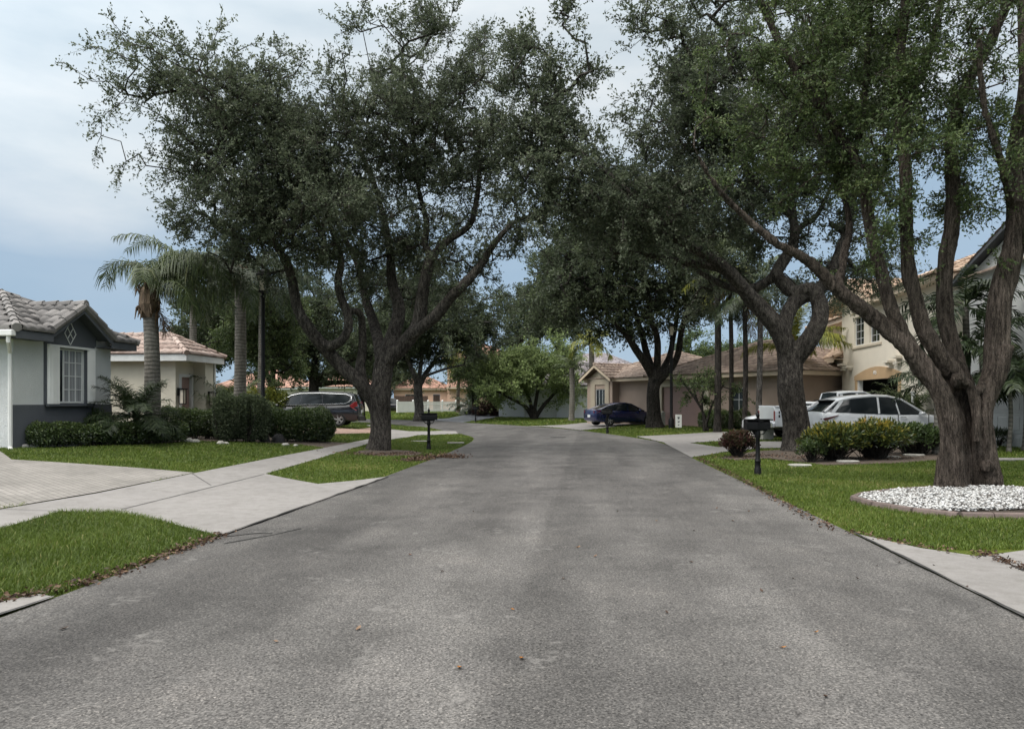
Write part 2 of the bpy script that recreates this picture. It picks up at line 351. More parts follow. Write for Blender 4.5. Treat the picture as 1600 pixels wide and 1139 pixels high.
def shade(me, ang=40):
    me.polygons.foreach_set('use_smooth', [True]*len(me.polygons))
    me.set_sharp_from_angle(angle=math.radians(ang))
def link(name, me, m, parent=None):
    o = bpy.data.objects.new(name, me); COL.objects.link(o)
    if m: me.materials.append(m)
    if parent: o.parent = parent
    return o
def tag(o, label, cat, group=None, kind=None):
    if label: o['label'] = label
    if cat: o['category'] = cat
    if group: o['group'] = group
    if kind: o['kind'] = kind
    return o
def thing(name, label, cat, loc=(0,0,0), rz=0, group=None):
    o = bpy.data.objects.new(name, None); COL.objects.link(o); o.empty_display_size = .2
    o.location = tuple(float(c) for c in loc); o.rotation_euler = (0,0,rz)
    return tag(o, label, cat, group)
def copy_thing(src, loc, rz=None, label=None):
    r = src.copy(); COL.objects.link(r); r.location = tuple(float(c) for c in loc)
    if rz is not None: r.rotation_euler = (0,0,rz)
    if label: r['label'] = label
    for ch in list(src.children):
        c = ch.copy(); COL.objects.link(c); c.parent = r
        for g in list(ch.children):
            d = g.copy(); COL.objects.link(d); d.parent = c
    return r
def np_mesh(name, verts, faces, m, parent=None, rnd=None, origin=None, smooth=False, kind=None):
    verts = np.asarray(verts, np.float32).reshape(-1, 3)
    if origin is not None: verts = verts-np.asarray(origin, np.float32)
    faces = np.asarray(faces, np.int32); k = faces.shape[1]
    me = bpy.data.meshes.new(name)
    me.vertices.add(len(verts)); me.vertices.foreach_set('co', verts.ravel())
    me.loops.add(faces.size); me.loops.foreach_set('vertex_index', faces.ravel())
    me.polygons.add(len(faces)); me.polygons.foreach_set('loop_start', np.arange(0, faces.size, k, dtype=np.int32))
    me.polygons.foreach_set('loop_total', np.full(len(faces), k, np.int32))
    if rnd is not None:
        at = me.attributes.new('rnd', 'FLOAT', 'FACE'); at.data.foreach_set('value', np.asarray(rnd, np.float32))
    me.update(); me.validate()
    if smooth: me.polygons.foreach_set('use_smooth', np.ones(len(faces), bool))
    return link(name, me, m, parent)
def unit(a): return a/(np.linalg.norm(a, axis=-1, keepdims=True)+1e-9)
def leaf_quads(c, d, L, W, rng, fold=.0):
    n = len(c); d = unit(d)
    r = rng.normal(size=(n, 3)); s = unit(np.cross(d, r))
    L = np.asarray(L).reshape(-1, 1)*np.ones((n, 1)); W = np.asarray(W).reshape(-1, 1)*np.ones((n, 1))
    m = c+d*L*.05
    v = np.stack([c-d*L*.5, m+s*W*.5, c+d*L*.5, m-s*W*.5], 1).reshape(-1, 3)
    f = np.arange(4*n).reshape(n, 4)
    return v, f
def seg_tubes(p0, p1, r0, r1, sides=5):
    n = len(p0); t = unit(p1-p0)
    a = np.where(np.abs(t[:, 2:3]) < .9, np.array([[0,0,1.]]), np.array([[1.,0,0]]))
    u = unit(np.cross(t, a)); w = np.cross(t, u)
    ang = np.arange(sides)*2*PI/sides
    ring = u[:, None]*np.cos(ang)[None, :, None]+w[:, None]*np.sin(ang)[None, :, None]
    v = np.concatenate([p0[:, None]+ring*np.asarray(r0).reshape(-1,1,1), p1[:, None]+ring*np.asarray(r1).reshape(-1,1,1)], 1)
    i = np.arange(sides); j = (i+1) % sides
    f = np.stack([i, j, j+sides, i+sides], 1)[None]+(np.arange(n)*2*sides)[:, None, None]
    return v.reshape(-1, 3), f.reshape(-1, 4)
def evaluated(o):
    dg = bpy.context.evaluated_depsgraph_get(); dg.update()
    return bpy.data.meshes.new_from_object(o.evaluated_get(dg))
# ------------------------------------------------------------------ ground, road, paving
def drape(name, poly, m, dz=.012, step=.6, parent=None, thick=None):
    poly = [tuple(p[:2]) for p in poly]
    dense = []
    for a, b in zip(poly, poly[1:]+poly[:1]):
        n = max(1, int(math.hypot(b[0]-a[0], b[1]-a[1])/step))
        dense += [(a[0]+(b[0]-a[0])*i/n, a[1]+(b[1]-a[1])*i/n) for i in range(n)]
    xs = np.arange(min(p[0] for p in dense), max(p[0] for p in dense), step); ys = np.arange(min(p[1] for p in dense), max(p[1] for p in dense), step)
    gx, gy = np.meshgrid(xs+step*.31, ys+step*.43); gx = gx.ravel(); gy = gy.ravel()
    k = inpoly(gx, gy, dense)
    if k.any(): k &= segdist(gx, gy, dense+dense[:1]) > step*.35
    pts = [Vector(p) for p in dense]+[Vector((x, y)) for x, y in zip(gx[k], gy[k])]
    n = len(dense)
    r = delaunay_2d_cdt(pts, [], [list(range(n))], 1, 1e-5)
    v2 = np.array([tuple(v) for v in r[0]]); z = H(v2[:, 0], v2[:, 1])+dz
    mb = MB(); mb.add(np.column_stack([v2, z]), [tuple(f) for f in r[2]])
    o = mb.build(name, m, parent)
    me = o.data
    if sum(p.normal.z for p in me.polygons) < 0: me.flip_normals()
    return o
def densify(pts, step=.5):
    out = []
    for a, b in zip(pts[:-1], pts[1:]):
        n = max(1, int(math.hypot(b[0]-a[0], b[1]-a[1])/step))
        out += [(a[0]+(b[0]-a[0])*i/n, a[1]+(b[1]-a[1])*i/n) for i in range(n)]
    return out+[tuple(pts[-1])]
def strip(mb, pts, w, dz, jit=.0):
    pts = densify(pts, .25); vs = []; fs = []
    for i, p in enumerate(pts):
        a = pts[max(0, i-1)]; b = pts[min(len(pts)-1, i+1)]; L = math.hypot(b[0]-a[0], b[1]-a[1])+1e-9
        nx, ny = -(b[1]-a[1])/L, (b[0]-a[0])/L
        for s in (-1, 1):
            ww = w*.5*(1+random.uniform(-jit, jit)); x, y = p[0]+nx*s*ww, p[1]+ny*s*ww
            vs.append((x, y, Hs(x, y)+dz))
    fs = [(2*i, 2*i+1, 2*i+3, 2*i+2) for i in range(len(pts)-1)]
    mb.add(vs, fs)
# ground sheet
gx = np.concatenate([[-1500,-600,-300,-160,-110,-80], np.arange(-60,-30,2.), np.arange(-30,30,.4), np.arange(30,62,2.), [80,110,160,300,600,1500]])
gy = np.concatenate([[-400,-120,-50,-20,-10,-4], np.arange(0,70,.4), np.arange(70,130,2.), [150,200,300,600,1500,2600]])
XX, YY = np.meshgrid(gx, gy); ZZ = H(XX.ravel(), YY.ravel())-.012
nx_, ny_ = len(gx), len(gy); ii = np.arange(nx_-1)[None]+np.arange(ny_-1)[:, None]*nx_; ii = ii.ravel()
ground = np_mesh('ground', np.column_stack([XX.ravel(), YY.ravel(), ZZ]), np.stack([ii, ii+1, ii+1+nx_, ii+nx_], 1), M['turf'], smooth=True)
tag(ground, None, None, kind='structure')
mb = MB(); mb.poly([(x, y, 0.0) for x, y in ROAD]); road = mb.build('road', M['asphalt']); tag(road, None, None, kind='structure')
if road.data.polygons[0].normal.z < 0: road.data.flip_normals()

PAVED = []
def paved(name, px, m, dz=.012, step=.6, world=False):
    poly = px if world else Gp(px)
    o = drape(name, poly, m, dz, step); tag(o, None, None, kind='structure'); PAVED.append(poly); return o
left_side = paved('sidewalk', [(345,838),(607,745),(560,751),(497,757),(415,741),(518,711),(577,693),(640,683),(655,680),(690,679),(716,678),(712,674),(690,673.5),(668,674),(640,674),(612,671),
     (600,676),(578,686),(503,701),(450,711),(304,740),(150,772),(0,797),(-260,842),(-260,880),(0,828),(95,800),(190,803),(250,815)], M['concrete'])
grey_drive = paved('paver_driveway', [(0,796),(150,771),(304,739.5),(230,733),(18,719),(0,706),(-60,700),(-260,700),(-260,840)], M['pavers_grey'], .016)
gut = paved('gutter_strip', [(0,964),(85,934),(60,930),(0,944),(-120,975),(-120,1010)], M['concrete'])
vd = paved('paver_driveway', [(430,667),(560,671),(590,667),(612,671),(600,676),(575,677.5),(430,681),(380,678)], M['pavers_red'], .018)
vd2 = paved('footpath', [(605,667.5),(612,671),(590,667),(572,665.5),(575,664)], M['concrete'])
right_apron = paved('driveway', [(1335,835),(1600,966),(1760,1045),(1760,860),(1600,862),(1530,871),(1440,858)], M['concrete'])
drv = paved('driveway', [(1035,691),(1080,715),(1100,712),(1135,706),(1190,700.5),(1240,700),(1560,700),(1560,693),(1240,690),(1190,690),(1123,699),(1077,692),(1231,681.5),(1400,678),(1400,672),(1230,674),(1120,675),(994,682)], M['concrete'])
sd = paved('driveway', [(860,667.5),(905,672),(907,672.5),(980,664),(1013,660.5),(1110,662),(1110,657),(1013,656),(930,659),(880,664),(822,666)], M['concrete'])
bd = paved('driveway', [(690,658),(742,661.5),(722,660),(790,650),(830,648.5),(830,645.5),(790,646),(700,654),(640,656)], M['asphalt_blue'], .014)
# joints / cracks in paving (dark filled grooves)
mb = MB()
for pts, w in (([(190,798),(300,770),(413,742)], .02), ([(0,797),(190,803)], .012), ([(430,713),(470,722)], .012), ([(300,741),(330,760)], .012), ([(1545,869),(1600,895)], .02)):
    strip(mb, Gp(pts), w, .020, .3)
jo = mb.build('joint', M['seam'], left_side)
mb = MB()
strip(mb, Gp([(-120,1010),(0,964),(85,934)]), .025, .022, .9); strip(mb, Gp([(345,838),(607,745)]), .028, .022, .95); strip(mb, Gp([(1335,835),(1600,966),(1760,1045)]), .025, .022, .95)
mb.build('edge_crack', M['seam'], road)
mb = MB()   # road joint & cracks
strip(mb, Gp([(350,850),(430,836),(470,826)]), .03, .006, .9); strip(mb, Gp([(355,838),(400,834),(425,834)]), .04, .006, .9)
mb.build('road_seam', M['seam'], road)
mb = MB(); mb.lathe([(0,.0),(.36,.0),(.36,.008),(0,.008)], (G(872,683)[0], G(872,683)[1], .001), 20); mh = mb.build('manhole_cover', M['seam']); tag(mh, 'dark round manhole cover in the road bend', 'manhole cover')

# beds
pebble = Gp([(1338,781),(1352,775),(1400,769),(1460,765.5),(1530,764),(1600,766),(1660,772),(1680,787),(1640,802),(1600,808),(1500,807),(1430,800),(1370,790)])
hedge_bed = Gp([(30,700),(90,699),(180,697),(270,693),(300,688),(330,690),(420,692),(470,695),(520,702),(560,693),(470,688),(420,680),(330,676),(250,672),(150,672),(60,680)])
oak_bed = Gp([(562,704),(600,702),(640,704),(662,708),(650,712),(590,713),(552,709)])
oak2_bed = Gp([(1120,716),(1180,705),(1260,700),(1340,700),(1470,700),(1480,718),(1400,724),(1290,727),(1200,716),(1150,719)])
BEDS = [pebble, hedge_bed, oak_bed, oak2_bed]
for b, m in ((hedge_bed, 'mulch'), (oak_bed, 'mulch'), (oak2_bed, 'mulch')):
    tag(drape('mulch_bed', b, M[m], .004, .5), None, None, kind='structure')
tag(drape('soil_bed', pebble, M['soil'], .02, .4), None, None, kind='structure')

# grass blades
def blades(name, n, xr, yr, hgt, wid, excl=True, label='', fade=1.4):
    rng = np.random.default_rng(len(name)+n)
    x = rng.uniform(*xr, n); y = rng.uniform(*yr, n)
    k = np.abs(x) < y*.78+2
    keep = rng.random(n) < np.clip((yr[0]/y)**fade, 0, 1); k &= keep
    x, y = x[k], y[k]
    bad = inpoly(x, y, ROAD)
    d = segdist(x, y, ROAD_L); d = np.minimum(d, segdist(x, y, ROAD_R)); bad |= d < .03
    for p in PAVED: bad |= inpoly(x, y, p)
    for p in BEDS: bad |= inpoly(x, y, p)
    x, y, d = x[~bad], y[~bad], d[~bad]
    n = len(x); z = H(x, y)-.012
    sc = np.maximum(1, y/11.)
    # patches of longer and shorter turf
    pat = .5+.5*np.sin(x*1.7+np.sin(y*1.3)*2)*np.sin(y*1.1+np.cos(x*.9)*1.7)
    h = hgt*rng.uniform(.45, 1.25, n)*(.75+.5*pat); w = wid*rng.uniform(.7, 1.3, n)*sc
    a = rng.uniform(0, 2*PI, n); ln = rng.uniform(.15, 1.0, n)*h
    dx, dy = np.cos(a), np.sin(a); b2 = rng.uniform(0, 2*PI, n); sx, sy = np.cos(b2)*w*.5, np.sin(b2)*w*.5
    p = np.stack([x, y, z], 1); o0 = np.zeros(n)
    v = np.stack([p-np.stack([sx,sy,o0],1), p+np.stack([sx,sy,o0],1),
                  p+np.stack([dx*ln*.35+sx*.8, dy*ln*.35+sy*.8, h*.6],1), p+np.stack([dx*ln*.35-sx*.8, dy*ln*.35-sy*.8, h*.6],1),
                  p+np.stack([dx*ln+sx*.1, dy*ln+sy*.1, h*(1-.25*ln/h)],1), p+np.stack([dx*ln-sx*.1, dy*ln-sy*.1, h*(1-.25*ln/h)],1)], 1)
    base = np.arange(n)[:, None]*6
    f = np.concatenate([base+np.array([[0,1,2,3]]), base+np.array([[3,2,4,5]])], 0)
    dry = np.clip(np.sin(x*.83+2*np.sin(y*.41))*np.sin(y*.67+x*.3)-.35, 0, 1); rn = np.clip(.22+.30*pat+rng.normal(0, .22, n)+dry*.5, 0, 1); rn[rng.random(n) < .02] = 1
    o = np_mesh(name, v.reshape(-1, 3), f, M['grass_blade'], rnd=np.concatenate([rn, rn]))
    tag(o, label, 'grass', kind='stuff')
blades('lawn_grass', 210000, (-9,-3.2), (4.6,10.5), .085, .006, label='long green grass of the verge in the left foreground', fade=.6)
blades('lawn_grass', 420000, (3.5,15), (8,19), .055, .007, label='mown green lawn round the white pebble bed on the right', fade=1.5)
blades('lawn_grass', 420000, (-16,-1.2), (13.5,33), .055, .008, label='mown green lawn in front of the grey house and around the oak', fade=1.2)
blades('lawn_grass', 260000, (-15,18), (19,48), .06, .011, label='mown green lawn strips beyond the far mailboxes', fade=1.3)
blades('lawn_grass', 120000, (-32,8), (48,92), .07, .02, label='mown green lawn before the white picket fence and white garage', fade=1.2)

# pebbles
rng = np.random.default_rng(5)
n = 30000; x = rng.uniform(5.5, 13, n); y = rng.uniform(10.5, 14.2, n); k = inpoly(x, y, pebble); x, y = x[k][:14000], y[k][:14000]; n = len(x)
ico = np.array([(0,0,1),(.9,0,.2),(.28,.85,.2),(-.72,.53,.2),(-.72,-.53,.2),(.28,-.85,.2),(0,0,-.6)])
fc = np.array([(0,1,2),(0,2,3),(0,3,4),(0,4,5),(0,5,1),(6,2,1),(6,3,2),(6,4,3),(6,5,4),(6,1,5)])
sz = rng.uniform(.014, .036, (n,1,1)); q = ico[None]*rng.uniform(.6, 1.3, (n,7,1))*sz*np.array([[[1.2,.9,.75]]])
ca = rng.uniform(0, 2*PI, n); R = np.stack([np.stack([np.cos(ca), -np.sin(ca), 0*ca],1), np.stack([np.sin(ca), np.cos(ca), 0*ca],1), np.stack([0*ca,0*ca,1+0*ca],1)], 1)
q = np.einsum('nij,nkj->nki', R, q)
pz = H(x, y)+.025+rng.uniform(0, .045, n)
q += np.stack([x, y, pz], 1)[:, None]
o = np_mesh('white_gravel', q.reshape(-1,3), (fc[None]+(np.arange(n)*7)[:,None,None]).reshape(-1,3), M['white_stone'], rnd=np.repeat(rng.random(n), 10))
tag(o, 'white decorative gravel filling the round bed below the large multi-stemmed tree', 'gravel', kind='stuff')
# edging curb: a ring of moulded blocks
mb = MB(); ring = densify(pebble+pebble[:1], .3)
cx_ = np.mean([p[0] for p in pebble]); cy_ = np.mean([p[1] for p in pebble])
for a, b in zip(ring[:-1], ring[1:]):
    a = np.array(a); b = np.array(b); t = (b-a)/np.linalg.norm(b-a); nrm = np.array([-t[1], t[0]])
    if np.dot(nrm, a-np.array([cx_, cy_])) < 0: nrm = -nrm
    a = a+t*.006; b = b-t*.006; z = Hs(*a)
    prof = [(0,-.03),(0,.05),(.025,.07),(.09,.06),(.12,-.03)]
    mb.loft([[(a[0]+nrm[0]*u, a[1]+nrm[1]*u, z+w) for u, w in prof], [(b[0]+nrm[0]*u, b[1]+nrm[1]*u, Hs(*b)+w) for u, w in prof]])
tag(mb.build('bed_edging', M['edging'], bevel=.008), 'brown moulded edging curb round the white gravel bed', 'edging')
# scalloped edging stones by the grey house hedge
mb = MB()
eds = []
for i in range(9):
    g = G(38+i*9.5, 699.5-i*.35)
    b = MB(); b.lathe([(.0,-.03),(.15,-.03),(.16,.05),(.13,.09),(0,.10)], (0,0,0), 10)
    if i == 0:
        e0 = b.build('edging_stone', M['stone_pale'], smooth=True, bevel=0); e0.location = g
        tag(e0, 'pale scalloped edging stone in the row before the low hedge of the grey house', 'edging stone', 'scalloped stones before the low hedge')
    else:
        e = e0.copy(); COL.objects.link(e); e.location = g; e.scale = (1, 1, random.uniform(.8,1.1))
# leaf litter along kerbs
def litter(name, pts, w, n, label, size=.05, pile=.02):
    rng = np.random.default_rng(n); pts = densify(pts, .2); idx = rng.integers(0, len(pts), n)
    c = np.array(pts)[idx]+rng.normal(0, w, (n,2)); z = H(c[:,0], c[:,1])+.012+np.abs(rng.normal(0, pile, n))
    z = np.maximum(z, .012)
    d = rng.normal(size=(n,3)); d[:,2] *= .35
    v, f = leaf_quads(np.column_stack([c, z]), d, rng.uniform(.6,1.3,n)*size, rng.uniform(.3,.6,n)*size, rng)
    o = np_mesh(name, v, f, M['litter'], rnd=rng.random(n)); tag(o, label, 'leaf litter', kind='stuff')
litter('leaf_litter', Gp([(0,942),(130,915),(270,865),(345,838)]), .06, 850, 'brown fallen leaves gathered along the edge of the near left verge', .05)
litter('leaf_litter', Gp([(640,722),(668,716),(700,714),(715,716)]), .16, 1500, 'dark heap of twigs and leaves at the road edge by the left mailbox', .07, .05)
litter('leaf_litter', Gp([(1090,716),(1150,745),(1220,785),(1300,830),(1335,835),(1440,857),(1530,871)]), .06, 1300, 'dark leaf litter along the edge of the right lawn', .045)
litter('leaf_litter', Gp([(540,709),(590,711),(650,708)]), .25, 700, 'dry leaves around the foot of the left oak', .06)
litter('leaf_litter', Gp([(1130,716),(1200,712),(1300,718),(1400,716)]), .3, 800, 'dry leaves in the shrub bed around the right oak', .06)
litter('leaf_litter', Gp([(1540,869),(1570,880),(1600,890)]), .06, 300, 'dark leaf litter in the driveway joint at the right edge', .04)
litter('leaf_litter', Gp([(1360,783),(1430,790),(1500,785),(1580,790),(1640,795)]), .35, 160, 'brown dry leaves scattered over the white gravel bed', .05, .01)
# single fallen leaves on the road
ll = [(815,1030),(903,856),(800,954),(1275,991),(1223,1014),(718,1045),(1042,960),(1190,925),(1240,905),(1145,815),(1085,830),(690,895),(965,800),(1170,800),(1080,880),(640,868),(1340,905),(1370,885),(1405,880),(1460,885),(1290,1090),(1025,815),(880,905),(430,1005),(100,985),(1510,920),(740,800),(1120,795),(930,870),(560,985)]
for i, p in enumerate(ll):
    g = G(*p); b = MB(); L = random.uniform(.018,.034)
    b.add([(-L,0,.004),(-L*.3,-L*.45,.012),(L*.5,-L*.35,.010),(L,0,.02),(L*.5,L*.35,.014),(-L*.3,L*.45,.006),(0,0,.002)], [(0,1,6),(1,2,6),(2,3,6),(3,4,6),(4,5,6),(5,0,6)])
    hot = i < 6
    o = b.build('fallen_leaf', M['orange_leaf'] if hot else M['litter']); o.location = (g[0], g[1], g[2]+.004); o.rotation_euler = (0,0,random.uniform(0,6))
    at = o.data.attributes.new('rnd', 'FLOAT', 'FACE'); rv = random.random(); at.data.foreach_set('value', [rv]*6)
    if hot: tag(o, 'small orange fallen leaf lying on the asphalt', 'fallen leaf', 'orange leaves on the road')
    else: tag(o, 'small dark brown fallen leaf lying on the pavement', 'fallen leaf', 'dark leaves on the road')
# stepping stones
for i, p in enumerate([(1325,722),(1390,715),(1428,712),(1250,728)]):
    g = G(*p); b = MB(); b.lathe([(0,-.02),(.28,-.02),(.29,.03),(.26,.045),(0,.05)], (0,0,0), 11); o = b.build('stepping_stone', M['stone_pale'], smooth=True)
    o.location = g; o.scale = (1.0, .8, 1); tag(o, 'flat pale stepping stone set in the grass before the croton shrubs', 'stepping stone', 'stepping stones by the crotons')
for p, lab in (((655,690.5),'white stone block in the grass left of the near left mailbox post'),((712,693),'white kerb block at the tip of the grass by the left mailbox')):
    g = G(*p); b = MB(); b.box(-.32,.32,-.16,.16,-.03,.05); o = b.build('kerb_block', M['concrete'], bevel=.02); o.location = g; o.rotation_euler = (0,0,.15); tag(o, lab, 'kerb block')
g = G(1562,719); b = MB(); b.box(-.8,.8,-.25,.25,-.03,.045); o = b.build('paving_slab', M['concrete'], bevel=.015); o.location = g; tag(o, 'pale rectangular slab in the lawn right of the large tree', 'paving slab')
# ------------------------------------------------------------------ houses
def wall_x(mb, x0, x1, y, t, z0, z1, ops=()):
    xs = sorted({x0, x1} | {a for o in ops for a in o[:2]}); zs = sorted({z0, z1} | {a for o in ops for a in o[2:]})
    for a, b in zip(xs[:-1], xs[1:]):
        for c, d in zip(zs[:-1], zs[1:]):
            mx, mz = (a+b)/2, (c+d)/2
            if any(o[0] < mx < o[1] and o[2] < mz < o[3] for o in ops): continue
            mb.box(a, b, y, y+t, c, d)
def wall_y(mb, y0, y1, x, t, z0, z1, ops=()):
    m2 = MB(); wall_x(m2, y0, y1, x, t, z0, z1, ops)
    mb.add([(b, a, c) for a, b, c in m2.v], m2.f)
class Roof:
    def __init__(s): s.V = []; s.F = []; s.R = []; s.n = 0; s.caps = [MB()]
    def newcap(s): s.caps.append(MB())
    def plane(s, poly, pitch=.3, course=.4, amp=.045, ns=4, notch=None):
        poly = [np.array(p, float) for p in poly]
        A, B = poly[0], poly[1]; u = unit(B-A); n = unit(np.cross(u, poly[2]-A)); v = np.cross(n, u)
        uv = [(np.dot(p-A, u), np.dot(p-A, v)) for p in poly]
        u0, u1 = min(p[0] for p in uv), max(p[0] for p in uv); L = max(p[1] for p in uv)
        du = pitch/ns; U = np.arange(u0, u1+du, du); nc = int(math.ceil(L/course))
        ph = 2*PI*U/pitch; hU = amp*np.abs(np.sin(ph/2))**.8
        for c in range(nc):
            va, vb = c*course, min((c+1)*course+.03, L+.02)
            lo = .035; up = 0.0
            rows = [(va, -.01), (va, lo), (vb, up)]
            vs = []
            for vv, hh in rows:
                vs.append(A+U[:, None]*u+vv*v+(hU[:, None]*(0 if hh < 0 else 1)+hh)*n)
            vs = np.concatenate(vs); m = len(U); i = np.arange(m-1)
            f = np.concatenate([np.stack([i, i+1, i+1+m, i+m], 1), np.stack([i+m, i+1+m, i+1+2*m, i+2*m], 1)])
            cu = U[:-1]+du/2; cv = np.full(m-1, min(va+course*.5, L*.995))
            ok = inpoly(cu, cv, uv)
            if notch: ok &= ~((cu > notch[0]) & (cu < notch[1]) & (cv < notch[2]))
            ok2 = np.concatenate([ok, ok])
            rt = np.random.default_rng(c*7+int(A[0]*13) % 97).random(int((u1-u0)/pitch)+3)
            tid = ((U[:-1]-u0)/pitch).astype(int); r = np.clip(rt[tid]*.8+.1, 0, 1)
            s.V.append(vs); s.F.append(f[ok2]+s.n); s.R.append(np.concatenate([r, r])[ok2]); s.n += len(vs)
        if notch: return
        under = np.array([A+a*u+b*v-.012*n for a, b in uv])
        for k in range(1, len(under)-1):
            s.V.append(under[[0, k, k+1, k+1]]); s.F.append(np.array([[0,1,2,3]])+s.n); s.R.append(np.array([.25])); s.n += 4
    def cap(s, a, b, r=.11, step=.4):
        a = np.array(a, float); b = np.array(b, float); L = np.linalg.norm(b-a); t = (b-a)/L; n = max(1, int(L/step))
        for i in range(n):
            p = a+t*L*i/n; q = a+t*(L*(i+1)/n+.05)
            s.caps[-1].tube([p+(0,0,.03), q+(0,0,.015)], [r, r*.82], 8)
    def hip(s, x0, x1, y0, y1, z, sl, gable=False, **kw):
        s.newcap(); w, d = x1-x0, y1-y0
        if w >= d:
            h = sl*d/2; ym = (y0+y1)/2; e = 0 if gable else d/2
            r0, r1 = (x0+e, ym, z+h), (x1-e, ym, z+h)
        else:
            h = sl*w/2; xm = (x0+x1)/2; e = 0 if gable else w/2
            r0, r1 = (xm, y0+e, z+h), (xm, y1-e, z+h)
        a, b, c, d_ = (x0,y0,z), (x1,y0,z), (x1,y1,z), (x0,y1,z)
        if w >= d: pl = [(a,b,r1,r0), (c,d_,r0,r1)]+([] if gable else [(b,c,r1), (d_,a,r0)])
        else: pl = [(b,c,r1,r0), (d_,a,r0,r1)]+([] if gable else [(a,b,r0), (c,d_,r1)])
        for p in pl: s.plane(p, **kw)
        s.cap(r0, r1)
        if not gable:
            for q in (a, b, c, d_):
                s.cap(q, r0 if np.linalg.norm(np.subtract(q, r0)) < np.linalg.norm(np.subtract(q, r1)) else r1)
        s.newcap(); return r0, r1
    def build(s, m, root):
        o = np_mesh('roof', np.concatenate(s.V), np.concatenate(s.F), m, root, rnd=np.concatenate(s.R))
        for cp in s.caps:
            if not cp.v: continue
            c = cp.build('ridge_cap', m, o, smooth=True); at = c.data.attributes.new('rnd', 'FLOAT', 'FACE')
            k = len(c.data.polygons); at.data.foreach_set('value', np.repeat(np.random.default_rng(k).uniform(.2, .9, k//10+1), 10)[:k])
        return o
def eaves(mb, x0, x1, y0, y1, z, h=.2, t=.03):
    mb.box(x0, x1, y0, y0+t, z-h, z-.005); mb.box(x0, x1, y1-t, y1, z-h, z-.005)
    mb.box(x0, x0+t, y0+t, y1-t, z-h, z-.005); mb.box(x1-t, x1, y0+t, y1-t, z-h, z-.005)
    mb.box(x0+t, x1-t, y0+t, y1-t, z-h+.02, z-h+.04)
def window(root, x0, x1, z0, z1, y, cols, rows, fm='trim_white', pm='glass', fw=.05, label=None):
    b = MB(); b.box(x0, x0+fw, y, y+.06, z0, z1); b.box(x1-fw, x1, y, y+.06, z0, z1); b.box(x0+fw, x1-fw, y, y+.06, z0, z0+fw); b.box(x0+fw, x1-fw, y, y+.06, z1-fw, z1)
    for i in range(1, cols):
        x = x0+(x1-x0)*i/cols; b.box(x-.012, x+.012, y+.012, y+.05, z0+fw, z1-fw)
    for j in range(1, rows):
        z = z0+(z1-z0)*j/rows; b.box(x0+fw, x1-fw, y+.015, y+.047, z-.012, z+.012)
    w = b.build('window', M[fm], root); p = MB(); p.box(x0+fw*.5, x1-fw*.5, y+.03, y+.042, z0+fw*.5, z1-fw*.5); p.build('pane', M[pm], w)
    if label: w['label'] = label
    return w
def garage(root, x0, x1, z0, z1, y, m, rows=4, cols=8, fm='trim_white', fw=.1):
    b = MB(); dz = (z1-z0)/rows
    for r in range(rows):
        b.box(x0, x1, y+.03, y+.06, z0+r*dz+.012, z0+(r+1)*dz)
        b.box(x0, x1, y+.045, y+.065, z0+r*dz-.002, z0+r*dz+.012)
        for c in range(cols):
            w = (x1-x0)/max(cols,1); b.box(x0+c*w+.07*w, x0+(c+1)*w-.07*w, y+.018, y+.03, z0+r*dz+dz*.2, z0+r*dz+dz*.82)
    g = b.build('garage_door', m, root, bevel=.006)
    if fm:
        f = MB(); f.box(x0-fw, x0, y-.085, y+.05, z0, z1+fw); f.box(x1, x1+fw, y-.085, y+.05, z0, z1+fw); f.box(x0, x1, y-.085, y+.05, z1, z1+fw); f.build('door_frame', M[fm], g)
    return g
def lantern(root, x, y, z, sc=1):
    b = MB(); b.box(x-.05*sc, x+.05*sc, y-.03, y, z-.02, z+.22*sc); b.box(x-.02, x+.02, y-.16*sc, y-.03, z+.18*sc, z+.21*sc)
    b.box(x-.11*sc, x+.11*sc, y-.25*sc, y-.05*sc, z+.17*sc, z+.20*sc); b.box(x-.08*sc, x+.08*sc, y-.22*sc, y-.08*sc, z-.28*sc, z-.25*sc)
    for sx in (-1, 1):
        for yy in (-.22, -.085): b.box(x+sx*.08*sc-.012, x+sx*.08*sc+.012, y+yy*sc, y+yy*sc+.02, z-.25*sc, z+.17*sc)
    o = b.build('wall_lantern', M['black_metal'], root); g = MB(); g.box(x-.062*sc, x+.062*sc, y-.2*sc, y-.1*sc, z-.25*sc, z+.15*sc); g.build('lamp_glass', M['lantern_glass'], o)
U1 = math.atan2(.995, .0995); U2 = math.atan2(-.995, -.0995)
# --- grey house, left
h = thing('house', 'grey stucco house with slate base and grey barrel tile roof at the left edge', 'house', (-12.28, 18.2, .45), U1)
b = MB(); wall_x(b, 0, 3.75, 0, .2, -.3, 3.0, [(1.45,2.58,1.11,2.6)]); wall_y(b, .2, 9, 0, .2, -.3, 3.0); wall_y(b, .2, 9, 3.55, .2, -.3, 3.0); b.build('wall', M['stucco_grey'], h)
b = MB(); wall_x(b, -.02, 3.77, -.025, .025, -.3, 1.08)
b.build('base_band', M['slate'], h)
b = MB(); wall_x(b, 1.02, 2.92, -.08, .08, 1.083, 2.72, [(1.45,2.58,1.11,2.6)]); b.prismy([(.82,2.72),(2.98,2.72),(3.0,2.98),(1.92,3.66),(.8,2.98)], -.08, .0)
b.box(1.45, 2.58, .16, .19, 1.11, 2.6)
b.build('window_surround', M['slate'], h)
b = MB()
for a in ((1.68,3.02,1.9,3.34),(1.9,3.34,2.12,3.02),(2.12,3.02,1.9,2.72),(1.9,2.72,1.68,3.02),(1.79,2.87,2.01,3.18),(1.79,3.18,2.01,2.87)):
    b.tube([(a[0],-.095,a[1]-.02),(a[2],-.095,a[3]-.02)], .012, 5)
